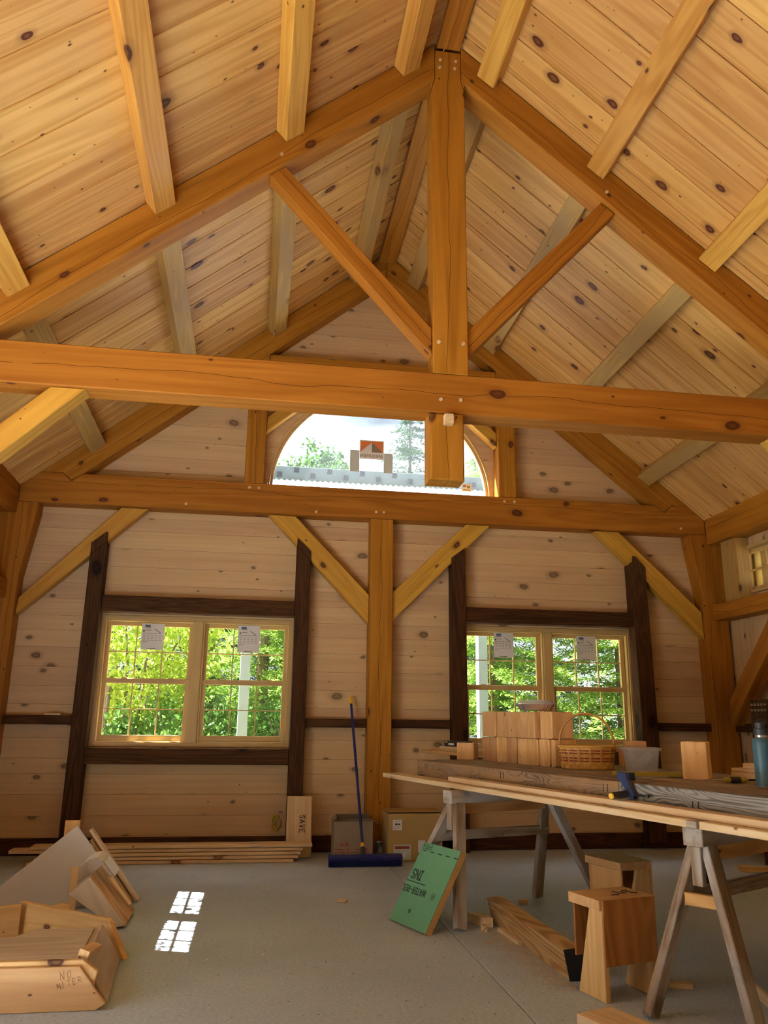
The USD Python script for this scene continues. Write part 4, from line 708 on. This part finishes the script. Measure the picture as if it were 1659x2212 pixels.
def yblock(p, along, w, d, z0, z1, label, mat='block', name='wood_block', cat='block'):
    """Front lower corner p, front face running along, d deep."""
    a = unit(V3(*along, 0)); b = np.cross((0, 0, 1), a); c = V3(*p, 0) + a * w / 2 + b * d / 2
    return solo(name, bar(c + [0, 0, z0], c + [0, 0, z1], w, d, b, .004), mat, label, cat)
yblock((1.625, 6.500), (.87, -.5), .140, .135, TZ, 1.048, 'lone low pine block at the left end of the row')
yblock((2.55, 5.50), (.97, -.24), .16, .12, TZ, 1.045, 'low pine block behind the basket')
yblock((2.375, 5.06), (.94, -.34), .128, .17, TZ, 1.102, 'upright pine block right of the basket, behind the clear bin')
yblock((2.347, 4.315), (.81, -.585), .132, .19, TZ, 1.118, 'big upright block alone near the right corner post')
# foil pan with a clear lid on the blocks
fp = thing('foil_pan', 'foil pan with a clear lid on top of the stacked blocks', 'pan', tab(1.18, .68, 1.292))
pm = np.eye(4); pm[:3, 0], pm[:3, 1], pm[:3, 2], pm[:3, 3] = unit(V3(.93, -.37, 0)), unit(V3(.37, .93, 0)), (0, 0, 1), tab(1.20, .675, 1.2925)
def loft(rings, closed_top=False):
    n = len(rings[0]); v = np.vstack(rings); f = []
    for k in range(len(rings) - 1):
        i = np.arange(n); j = (i + 1) % n; f += [np.c_[k * n + i, k * n + j, (k + 1) * n + j], np.c_[k * n + i, (k + 1) * n + j, (k + 1) * n + i]]
    c0 = len(v); v = np.vstack([v, rings[0].mean(0), rings[-1].mean(0)]); i = np.arange(n); j = (i + 1) % n
    f.append(np.c_[np.full(n, c0), j, i])
    if closed_top: e = (len(rings) - 1) * n; f.append(np.c_[np.full(n, c0 + 1), e + i, e + j])
    return v, np.vstack(f)
qs = np.linspace(0, 2 * math.pi, 120, endpoint=False)
def sup(a, b, z, p=5, rip=0.0): return np.c_[np.sign(np.cos(qs)) * np.abs(np.cos(qs)) ** (2 / p) * a * (1 + rip * np.sin(30 * qs)), np.sign(np.sin(qs)) * np.abs(np.sin(qs)) ** (2 / p) * b * (1 + rip * np.sin(30 * qs)), np.full(120, z)]
put('pan', loft([sup(.108, .085, 0), sup(.112, .089, .004, rip=.012), sup(.134, .108, .044, rip=.014), sup(.147, .120, .046), sup(.147, .120, .049), sup(.132, .106, .048), sup(.108, .085, .006)], True), 'foil', fp, pm)
put('lid', loft([sup(.144, .117, .050), sup(.134, .107, .052), sup(.120, .094, .075), sup(.106, .082, .077), sup(.104, .080, .0765), sup(.118, .092, .0735), sup(.132, .105, .0515)], True), 'clear', fp, pm)
# basket
bk = thing('basket', 'woven oval basket with a hoop handle and red bands', 'basket', (2.20, 5.275, TZ)); bm = np.eye(4); ba = unit(V3(.925, -.38, 0)); bm[:3, 0], bm[:3, 1], bm[:3, 3] = ba, np.cross((0, 0, 1), ba), (2.195, 5.262, TZ)
NS = 30; A_, B_ = .165, .122
def oval(t, z, r): k = (1 + .10 * z / .14); return V3((A_ + r) * k * math.cos(t), (B_ + r) * k * math.sin(t), z)
for k, (z0, hh, mt) in enumerate(((.004, .020, 'reed'), (.026, .020, 'reed'), (.048, .007, 'redreed'), (.056, .009, 'reed'), (.066, .007, 'redreed'), (.074, .020, 'reed'), (.096, .007, 'redreed'), (.104, .008, 'reed'), (.113, .007, 'redreed'), (.121, .016, 'reed'))):
    pts = [];  tq_ = np.linspace(0, 2 * math.pi, NS * 4 + 1)
    vv, ff = [], []
    for t in tq_:
        r = .0032 * math.cos(NS / 2 * t + math.pi * k)
        for zz_ in (z0, z0 + hh): vv += [oval(t, zz_, r + .0012), oval(t, zz_, r - .0012)]
    for i in range(len(tq_) - 1):
        b0, b1_ = 4 * i, 4 * i + 4
        for p_, q_ in ((0, 2), (2, 3), (3, 1), (1, 0)): ff += [(b0 + p_, b1_ + p_, b1_ + q_), (b0 + p_, b1_ + q_, b0 + q_)]
    put('weaver', (np.array(vv), np.array(ff)), mt, bk, bm)
for s in range(NS):
    t = (s + .0) * 2 * math.pi / NS; put('stake', bar(oval(t, .001, 0), oval(t, .142, 0), .0018, .014, np.cross(V3(math.cos(t), math.sin(t), 0), (0, 0, 1)), 0), 'reed', bk, bm @ np.eye(4)) if 0 else None
stk = []
for s in range(NS):
    t = s * 2 * math.pi / NS; g_ = bar(oval(t, .001, 0), oval(t, .142, 0), .0018, .014, np.cross(V3(math.cos(t), math.sin(t), 0), (0, 0, 1)), 0)
    p_ = put('stake', (g_[0], g_[1], g_[2]), 'reed', bk, bm)
put('rim', tube([oval(t, .141, .001) for t in np.linspace(0, 2 * math.pi, 60)], .0075, 8, False, 1.0), 'reed', bk, bm, smooth=True)
hq = np.linspace(-.06, math.pi + .06, 40); put('handle', tube([V3(  .176 * math.cos(t), 0, .125 + (.225 if 0 < t < math.pi else .12) * math.sin(t) ** .8 if math.sin(t) > 0 else .125 + .12 * math.sin(t)) for t in hq], .0075, 8), 'reed', bk, bm, smooth=True)
v, f = prism([(.158 * math.cos(t), .114 * math.sin(t)) for t in np.linspace(0, 2 * math.pi, 40, endpoint=False)], .006); put('bottom', (v, f), 'reed', bk, bm)
# clear bin
cb = thing('plastic_bin', 'small clear plastic bin of scraps right of the basket', 'bin', (2.42, 4.98, TZ)); cm = np.eye(4); ca = unit(V3(.985, -.17, 0)); cm[:3, 0], cm[:3, 1], cm[:3, 3] = ca, np.cross((0, 0, 1), ca), (2.425, 4.955, TZ)
def rr(a, b, z): return sup(a, b, z, 9)
put('body', loft([rr(.085, .060, 0.001), rr(.100, .074, .135), rr(.097, .071, .135), rr(.082, .057, .005)], True), 'clear', cb, cm)
put('rim', loft([rr(.1005, .0745, .126), rr(.110, .084, .128), rr(.110, .084, .146), rr(.100, .074, .147), rr(.098, .072, .138)]), 'clear', cb, cm)
for a, b, c, d in ((-.07, .03, .05, .11), (.06, .10, -.05, .02), (-.02, .02, .06, .07), (-.06, .09, -.01, .015)): put('scrap', bar((a, -.03 + .3 * (a + .07) * .3, b), (c, .0, d + .004), .012, .02, (0, 1, .3), .001), 'film', cb, cm) if b != d else None
solo('level_bar', bar((2.05, 4.555, TZ + .014), (2.43, 4.44, TZ + .014), .035, .026, (0, 0, 1), .003), 'amber', 'yellowish flat bar lying across the table before the clear bin', 'level')
# bar clamp on the beam
cl = thing('bar_clamp', 'blue bar clamp with a black and yellow handle, gripping the weathered beam', 'clamp', tab(2.80, .13, .92))
put('jaw', panel([tab(2.745, .142, .972), tab(2.805, .142, .966), tab(2.815, .142, .935), tab(2.862, .142, .862), tab(2.855, .142, .846), tab(2.825, .142, .850), tab(2.768, .142, .925), tab(2.745, .142, .930)], (0, 0, 1), -TP, .030, .004), 'blueclamp', cl)
put('rail', tblock(2.75, 2.775, .143, .42, .935, .944, .001), 'steel', cl); put('head', tblock(2.735, 2.80, .120, .185, .928, .968, .004), 'blueclamp', cl)
hc0, hc1 = tab(2.815, .108, .868), tab(2.845, -.010, .862); hdl = put('handle', tube([hc0, hc0 + (hc1 - hc0) * .05, hc0 + (hc1 - hc0) * .95, hc1], [.014, .0175, .0175, .016], 14), 'blackplastic', cl, smooth=40)
put('end_cap', tube([hc1, hc1 + unit(hc1 - hc0) * .006], [.0165, .013], 14), 'yellow', hdl, smooth=40)
put('slide_pin', tube([tab(2.85, .128, .862), tab(2.945, .128, .866)], .0035, 8), 'blackplastic', cl)
s_ = trimesh.creation.icosphere(2, .0095); put('ball', (np.array(s_.vertices), np.array(s_.faces)), 'blackplastic', cl, xf(tab(2.95, .128, .866)), smooth=True)
# boards, tape box, screwdriver, bottle
solo('board_stack', tblock(-.925, 1.0, .80, .95, TZ - .001 + .0015, .951), 'crate', 'olive toned board sticking out at the left end of the table', 'board'); solo('thin_board', tblock(-.73, .55, .81, .93, .952, .969), 'crate', 'thin knotty board, middle of three at the left end of the table', 'board'); solo('thin_board', tblock(-.55, .28, .80, .93, .970, .995), 'fresh', 'pale short board on top of the three at the left end of the table', 'board')
tp = thing('tape_box', 'small black box with a white label on the boards at the table end', 'box', tab(-.3, .82, .996)); put('body', tblock(-.45, -.06, .80, .87, .9965, 1.045, .004), 'blackplastic', tp)
put('label', tblock(-.37, -.27, .7992, .80, 1.008, 1.024, 0), 'paper', tp); put('panel', tblock(-.21, -.075, .7992, .80, 1.004, 1.038, 0), 'tanink', tp); put('print', tblock(-.43, -.39, .7992, .80, 1.030, 1.038, 0), 'paper', tp)
for k, (a, b, z0, z1, lb) in enumerate(((2.66, 3.6, TZ, .955, 'lower'), (2.66, 3.6, .956, .975, 'middle'), (2.74, 3.6, .976, 1.005, 'upper'))): solo('pale_board', tblock(a, b, .985 + .004 * k, 1.10, z0, z1), 'fresh', '%s pale board of the small stack behind the screwdriver' % lb, 'board', 'pale boards behind the screwdriver')
sd_ = thing('screwdriver', 'screwdriver with a dark amber handle on the table near the bottle', 'screwdriver', (2.40, 3.99, TZ))
dv = unit(V3(1, -.03, 0)); so = V3(2.395, 4.0, TZ + .0165)
put('handle', tube([so + dv * x for x in (0, .006, .020, .034, .075, .105, .122, .134)], [.008, .013, .0155, .0125, .0155, .0155, .0135, .008], 12), 'amber', sd_, smooth=50)
put('grip', tube([so + dv * x for x in (.036, .045, .070, .088, .094)], [.0135, .0162, .0162, .0162, .0145], 12), 'blackplastic', sd_, smooth=50)
put('shaft', tube([so - dv * .095, so + dv * .002], .0035, 8), 'steel', sd_); put('tip', tube([so + dv * .132, so + dv * .215], .005, 8), 'blackplastic', sd_)
wb = thing('water_bottle', 'blue-grey metal water bottle with a dark cap at the right edge', 'bottle', (2.44, 3.705, TZ)); wm = xf((2.437, 3.705, TZ))
put('body', lathe([(0, .004), (.040, .004), (.0445, .010), (.0445, .205), (.0425, .219), (.034, .230), (.0285, .233), (0, .233)]), 'teal', wb, wm, smooth=35); put('base_ring', lathe([(0, .0005), (.041, .0005), (.0438, .008), (.0425, .012), (0, .005)]), 'steel', wb, wm, smooth=35)
put('neck', lathe([(0, .233), (.028, .233), (.028, .243), (0, .243)]), 'steel', wb, wm, smooth=35); capo = put('cap', lathe([(0, .243), (.031, .243), (.0325, .247), (.0325, .272), (.024, .275), (.024, .300), (.021, .304), (0, .304)]), 'cap', wb, wm, smooth=35)
put('strap', tube([wm[:3, 3] + V3(.022 * math.cos(t) * 1.3 + .005, 0, .290 + .024 * math.sin(t)) for t in np.linspace(-.6, math.pi + .6, 20)], .0055, 8), 'cap', capo, smooth=True)
ob = solo('osb_sheet', panel([V3(5.035, 7.66, 1.46), V3(5.035, 7.05, 1.46), V3(4.93, 7.05, .002), V3(4.93, 7.84, .002)], (0, 0, 1), (1, 0, -.072), .012, .001), 'osb', 'rough strand board sheet leaning on the right wall behind the bottle', 'board')
lp = thing('lattice_box', 'dark lattice crate top showing above the bottle at the right edge', 'crate', (4.7, 7.1, .4))
put('body', block(4.62, 4.78, 6.86, 7.16, .002, 1.44, 'z', .004), 'dark', lp)
for r_ in range(2):
    for k in range(5): put('slot', block(4.612, 4.620, 6.90 + .05 * k, 6.93 + .05 * k, 1.385 - .05 * r_, 1.405 - .05 * r_, 'y', 0), 'tanink', lp)

# ---------------------------------------------------------------- on the floor, right
def stool(o, ax, label, side='ply_shaded'):
    """ax points out of the shown leg; local x = ax, y = the panel side."""
    m = np.eye(4); a = unit(V3(*ax, 0)); m[:3, 0], m[:3, 1], m[:3, 3] = a, np.cross((0, 0, 1), a), (o[0], o[1], 0); t = thing('step_stool', label, 'stool', (o[0], o[1], 0))
    P = lambda nm, g, mt: put(nm, (g[0], g[1], m @ g[2]), mt, t)
    for s in (-1, 1):
        x = s * .135; P('leg', panel([V3(x + .014, -.098, .001), V3(x + .014, .100, .001), V3(x + .014, .100, .379), V3(x + .014, .006, .379)], (0, 0, 1), (-1, 0, 0), .028, .003), 'crate')
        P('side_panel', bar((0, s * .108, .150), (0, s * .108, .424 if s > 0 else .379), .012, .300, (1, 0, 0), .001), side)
    P('top', bar((-.165, -.015, .403), (.165, -.015, .403), .232, .044, (0, 0, 1), .003), 'crate')
    return t, m
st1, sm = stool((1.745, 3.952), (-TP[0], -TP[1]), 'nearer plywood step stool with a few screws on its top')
for k, (a, b, r_) in enumerate(((.02, -.05, .3), (-.02, -.06, 1.2), (.03, -.075, 2.0), (-.05, -.04, 2.7), (-.01, -.085, .8), (-.04, -.075, 1.7), (.075, -.03, .1))):
    p = sm[:3, :3] @ V3(a - .06, b + .06, 0) + sm[:3, 3] + V3(0, 0, .4275); d_ = V3(math.cos(r_), math.sin(r_), 0) * .016; solo('screw', join(tube([p - d_, p + d_], .0018, 6), tube([p + d_, p + d_ * 1.25], [.0022, .0042], 8)), 'blackplastic', 'loose screw lying on the nearer stool', 'screw', 'loose screws on the stool')
stool((2.245, 4.965), (TD[0], TD[1]), 'farther plywood step stool, behind the nearer one', 'ply')
tm = thing('floor_timber', 'thick timber offcut with a black painted end lying on the floor', 'timber', (1.56, 4.7, 0)); a = unit(V3(1.586, 4.150, 0) - V3(1.552, 5.36, 0)); L = 1.21
sec = [(.0, .001), (.082, .001), (.092, .118), (.066, .148), (-.026, .140)]; v, f = prism(sec, L, .003); lm = np.eye(4); lm[:3, 0], lm[:3, 1], lm[:3, 2], lm[:3, 3] = a, np.cross((0, 0, 1), a), (0, 0, 1), (1.552, 5.36, 0)
put('timber', (np.c_[v[:, 2], v[:, 0], v[:, 1]], f[:, ::-1]), 'timber', tm, lm @ np.diag([1, 1, 1, 1.0]))
v, f = prism(sec, .006, .001); put('painted_end', (np.c_[v[:, 2] + L, v[:, 0], v[:, 1]], f[:, ::-1]), 'black', tm, lm)
def slab3(name, p0, p1, w, h_, label, mat='fresh', cat='offcut', z=.0, group=None):
    return solo(name, bar((p0[0], p0[1], z + h_ / 2 + .0008), (p1[0], p1[1], z + h_ / 2 + .0008), w, h_, (0, 0, 1), .002), mat, label, cat, group)
solo('wedge_offcut', panel([V3(1.40, 5.365, .001), V3(1.50, 5.335, .001), V3(1.515, 5.20, .001), V3(1.455, 5.21, .001)], (0, 1, 0), (0, 0, 1), .055, .003), 'fresh', 'wedge shaped offcut beside the far end of the floor timber', 'offcut')
slab3('small_block', (1.437, 5.14), (1.437, 5.105), .032, .036, 'tiny wood cube in front of the wedge offcut')
slab3('split_stick', (1.535, 5.12), (1.560, 4.80), .040, .020, 'pale split stick lying against the side of the floor timber')
slab3('small_block', (.655, 6.03), (.715, 6.01), .045, .012, 'small flat offcut alone in the middle of the floor')
slab3('small_block', (1.885, 5.83), (1.945, 5.82), .035, .030, 'small block on the floor beside the far sawhorse leg')
slab3('small_block', (2.03, 4.02), (2.13, 3.98), .05, .022, 'wedge offcut on the floor right of the nearer stool')
slab3('small_block', (2.375, 3.86), (2.30, 3.56), .02, .05, 'thin offcut on edge behind the near sawhorse leg')
slab3('small_block', (2.02, 4.12), (2.04, 4.06), .035, .05, 'reddish chip behind the near sawhorse leg', 'ply')
slab3('wood_chip', (1.375, 4.86), (1.395, 4.86), .02, .006, 'pale wood chip on the floor before the green board'); slab3('wood_chip', (1.06, 4.62), (1.08, 4.61), .015, .005, 'tiny pale chip at the floor joint left of the green board')
for k, lb in enumerate(('lower', 'upper')): solo('thick_plank', bar(V3(1.425, 3.475, .0228 + .046 * k), V3(1.80, 2.49, .0228 + .046 * k), .185, .0445, (0, 0, 1), .003), 'fresh', '%s of two pale planks at the bottom edge of the picture' % lb, 'plank')
bl_ = thing('stand_leg', 'black stand leg with a foot seen between the near sawhorse legs', 'stand', (3.604, 6.387, 0)); put('leg', block(3.585, 3.622, 6.37, 6.40, .012, .30, 'z', .003), 'black', bl_); put('foot', block(3.572, 3.634, 6.35, 6.42, .001, .012, 'x', .002), 'black', bl_)
slab3('lumber_board', (4.2, 6.9), (4.9, 6.6), .12, .04, 'short board on the floor by the right wall', 'crate', 'board')
# green faced board
gb = thing('green_board', 'green faced insulation board offcut leaning on the far sawhorse leg', 'board', (1.0, 5.2, 0))
GA, GB = V3(.916, 5.452, .012), V3(1.063, 5.054, .012); gu = unit(GB - GA); gn0 = V3(.938, .346, 0); gv = unit(gn0 * .262 + V3(0, 0, .433)); gn = np.cross(gu, gv); gn = gn if gn[1] < 0 else -gn; GW, GH = .424, .506
corner = lambda s, t, d=0: GA + gu * s + gv * t - gn * d
pts = [corner(0, 0), corner(GW, 0), corner(GW, GH), corner(0, GH)]
fcg = put('facing', panel(pts, gv, -gn, .004, .0008), 'green', gb); put('core', panel([p - gn * .0045 for p in pts], gv, -gn, .040, .001), 'foam', gb)
gm = lambda s, t: xf(corner(s, t) + gn * .0004, -gu, -gv, gn)
for s_t, h_, s, t in (('INS', .062, .085, .300), ('WATER-RES', .040, .132, .205)):
    tv, tf = text(s_t, h_, True); tv = tv.copy(); tv[:, 0] *= .80; put('lettering', (tv, tf), 'greenink', fcg, gm(s, t))
put('line', panel([corner(.0, .250), corner(.22, .250), corner(.22, .256), corner(.0, .256)], gu, gn, .0006, 0), 'greenink', fcg)
for k in range(5): put('dash', panel([corner(.02 + .09 * k, .452), corner(.07 + .09 * k, .452), corner(.07 + .09 * k, .458), corner(.02 + .09 * k, .458)], gu, gn, .0006, 0), 'greenink', fcg)
tv, tf = text('FPER', .034, False); put('lettering', (tv, tf), 'greenink', fcg, gm(.06, .482))
for s, t, r_ in ((.345, .205, .018), (.175, .085, .012)):
    q = np.linspace(0, 2 * math.pi, 25); put('stamp', strokes([[(r_ * math.cos(a), r_ * math.sin(a)) for a in q], [(-r_ * .5, -r_ * .2), (r_ * .1, r_ * .5), (r_ * .5, -r_ * .3), (-r_ * .4, -r_ * .3)]], .0025), 'greenink', fcg, gm(s, t))

# ---------------------------------------------------------------- on the floor, left
cr = thing('mock_up_crate', 'open crate-like assembly of mitred pine boards in the left foreground', 'crate', (-.9, 4.3, 0))
crf = put('front_board', panel([V3(-1.75, 4.0, .001), V3(-.592, 4.0, .001), V3(-.552, 4.0, .026), V3(-.672, 4.0, .172), V3(-1.75, 4.0, .178)], (1, 0, 0), (0, 1, 0), .022, .003), 'crate', cr)
put('inner_board', panel([V3(-1.75, 4.024, .03), V3(-.625, 4.024, .03), V3(-.60, 4.024, .145), V3(-.665, 4.024, .192), V3(-1.75, 4.024, .194)], (1, 0, 0), (0, 1, 0), .03, .003), 'crate', cr)
put('side_board', panel([V3(-.652, 4.056, .188), V3(-.548, 4.056, .020), V3(-.602, 4.735, .012), V3(-.705, 4.735, .178)], (0, 1, 0), np.cross(V3(.104, 0, -.168), V3(-.054, .68, 0)) * -1, .018, .003), 'pale_ply', cr)
put('shelf', panel([V3(-1.75, 4.058, .196), V3(-.690, 4.058, .196), V3(-.735, 4.70, .168), V3(-1.02, 4.70, .168), V3(-1.08, 4.52, .176), V3(-1.75, 4.52, .176)], (1, 0, 0), (0, -.04, -1), .016, .002), 'pale_ply', cr)
ba0, ba1 = V3(-.640, 4.76, 0), V3(-1.22, 5.17, 0); bd = unit(ba1 - ba0); bn = np.cross((0, 0, 1), bd)
put('back_board', panel([ba0 + bd * -.075 + [0, 0, .012], ba0 + bd * .055 + [0, 0, .186], ba1 + [0, 0, .208], ba1 + [0, 0, .012]], bd, -bn, .034, .003), 'crate', cr)
put('left_board', panel([ba1 + V3(0, -.01, .012), ba1 + V3(0, -.01, .205), V3(-1.75, 4.86, .205), V3(-1.75, 4.86, .012)], (1, .5, 0), (.4, -.9, 0), .024, .003), 'crate', cr)
put('corner_block', bar((-.672, 4.07, .205), (-.645, 4.21, .200), .05, .030, (.3, 0, 1), .003), 'crate', cr)
put('lettering', handwriting('NO', .030, .0016), 'pencil', crf, xf((-.745, 3.9994, .122), (.98, 0, .2), (-.2, 0, .98))); put('lettering', handwriting('MITER', .024, .0016), 'pencil', crf, xf((-.755, 3.9994, .085), (.96, 0, .28), (-.28, 0, .96)))
solo('rafter_tail', panel([V3(-1.22, 5.28, .001), V3(-1.0, 5.30, .001), V3(-.955, 5.30, .09), V3(-.985, 5.29, .165), V3(-1.04, 5.29, .165), V3(-1.22, 5.28, .115)], (1, 0, .3), (0, 1, 0), .04, .003), 'crate', 'board tip with rounded end behind the open crate', 'offcut')
bx = thing('tilted_box', 'shallow wooden box tilted on its corner against the leaning boards', 'box', (-.85, 5.5, 0)); F = [(-1.016, .199), (-.899, .289), (-.672, .020), (-.735, .010)]
put('front_panel', panel([V3(x, 5.40, z) for x, z in F], (.64, 0, -.77), (0, 1, 0), .018, .002), 'pale_ply', bx)
e = unit(V3(.227, 0, -.269)); nn = V3(e[2], 0, -e[0]); nn = nn if nn[2] < 0 else -nn
put('side_panel', panel([V3(-.899, 5.419, .289), V3(-.672, 5.419, .020), V3(-.672, 5.80, .020), V3(-.899, 5.80, .289)], e, nn, .016, .002), 'ply', bx)
e2 = unit(V3(-.117, 0, -.090)); n2 = V3(-e2[2], 0, e2[0]); n2 = n2 if n2[2] < 0 else -n2
put('end_panel', panel([V3(-.912, 5.419, .278), V3(-1.016, 5.419, .199), V3(-1.016, 5.80, .199), V3(-.912, 5.80, .278)], (0, 1, 0), n2, .016, .002), 'pale_ply', bx)
put('back_panel', panel([V3(x, 5.802, z) for x, z in F], (.64, 0, -.77), (0, 1, 0), .014, .002), 'ply', bx)
prof = [(-.992, .292), (-.965, .340), (-.925, .372), (-.880, .378), (-.842, .358), (-.805, .312), (-.770, .272)]; pr = np.array([np.interp(np.linspace(0, 6, 31), range(7), c_) for c_ in np.array(prof).T]).T
va = np.vstack([np.c_[pr[:, 0], np.full(31, 5.50), pr[:, 1]], np.c_[pr[:, 0] - .004, np.full(31, 5.70), pr[:, 1] + .012]]); i_ = np.arange(30); va = np.vstack([va, va + [0, 0, .0015]])
fa = np.vstack([np.c_[i_, i_ + 1, i_ + 32], np.c_[i_, i_ + 32, i_ + 31]]); put('paper_sheet', (va, np.vstack([fa[:, ::-1], fa + 62])), 'paper', label='white curled paper sheet draped over the tilted box', cat='paper', smooth=True)
pn = [(-1.72, .004), (-1.119, .502), (-.815, .14), (-.93, .004)]
solo('wall_panel', panel([V3(x, 6.00 + .10 * z, z) for x, z in pn], (.77, 0, .64), (0, 1, -.1), .018, .002), 'grey_panel', 'large grey panel standing on edge, its corner pointing up, at the left', 'panel')
for k, (bx0, bz, tx, tz, yy, mt, lb) in enumerate(((-.700, .012, -1.045, .470, 6.16, 'fresh', 'right'), (-.738, .012, -1.035, .405, 6.165, 'crate', 'middle'), (-.772, .012, -1.02, .345, 6.17, 'crate', 'left'))):
    solo('leaning_board', bar((bx0, yy, bz), (tx, yy - .02, tz), .085, .017, (.77, 0, .64), .002), mt, '%s one of three thin boards leaning at the big grey panel' % lb, 'board', 'thin leaning boards')
solo('orange_offcut', block(-1.235, -1.135, 6.22, 6.24, .001, .515, 'z', .003), 'ply', 'reddish board end showing behind the top of the grey panel', 'board'); solo('upright_stick', block(-1.105, -1.055, 5.90, 5.93, .001, .26, 'z', .003), 'crate', 'short upright board between the grey panel and the tilted box', 'board')
for k, (a0, a1, z0, z1) in enumerate(((-.80, -.70, .285, .135), (-.835, -.72, .275, .115))): solo('thin_stick', bar((a0, 5.56 + .1 * k, z0 - .028), (a1 + .03, 5.56 + .1 * k, z1 - .03), .03, .014, (.77, 0, .64), .002), 'crate', '%s thin stick lying on the side of the tilted box' % ('nearer', 'farther')[k], 'stick')

# sawdust and crumbs
def flakes(n, f_, s0, s1, seed):
    g = np.random.default_rng(seed); P_ = f_(g, n); a = g.uniform(0, 2 * math.pi, n); s = g.uniform(s0, s1, n); c, d_ = np.c_[np.cos(a), np.sin(a), g.normal(0, .25, n)] * s[:, None], np.c_[-np.sin(a), np.cos(a), g.normal(0, .25, n)] * s[:, None] * .5
    v = np.stack([P_ - c, P_ + d_, P_ + c, P_ - d_ + [0, 0, .0015]], 1).reshape(-1, 3); v[:, 2] = np.maximum(v[:, 2], .0006); i = np.arange(n) * 4
    return v, np.vstack([np.c_[i, i + 3, i + 1], np.c_[i + 1, i + 3, i + 2], np.c_[i, i + 1, i + 2], np.c_[i, i + 2, i + 3]])
def by_timber(g, n):
    t = g.beta(1.1, 1.1, n); return np.c_[1.545 + .04 * t - np.abs(g.normal(0, .085, n)), 5.15 - 1.15 * t, g.uniform(.001, .003, n)]
put('sawdust', flakes(2600, by_timber, .0018, .006, 31), 'fresh', label='pale sawdust strewn along the floor timber', cat='sawdust', kind='stuff')
put('sawdust', flakes(500, lambda g, n: np.c_[g.normal(1.02, .10, n), g.normal(5.13, .10, n), g.uniform(.001, .003, n)], .0015, .005, 32), 'fresh', label='thin sawdust at the foot of the green board', cat='sawdust', kind='stuff')
put('sawdust', flakes(700, lambda g, n: np.c_[g.normal(1.75, .12, n), g.normal(3.62, .18, n), g.uniform(.001, .003, n)], .0015, .005, 33), 'fresh', label='sawdust around the feet of the near sawhorse and stool', cat='sawdust', kind='stuff')
put('crumbs', flakes(160, lambda g, n: np.c_[g.uniform(-.5, 2.4, n), g.uniform(3.5, 7.4, n), g.uniform(.001, .003, n)], .003, .010, 34), 'tanink', label='dark crumbs scattered over the open floor', cat='debris', kind='stuff')
put('crumbs', flakes(90, lambda g, n: np.c_[g.uniform(-.5, 2.4, n), g.uniform(3.4, 6.5, n), g.uniform(.001, .003, n)], .003, .009, 35), 'paper', label='pale crumbs scattered over the open floor', cat='debris', kind='stuff')
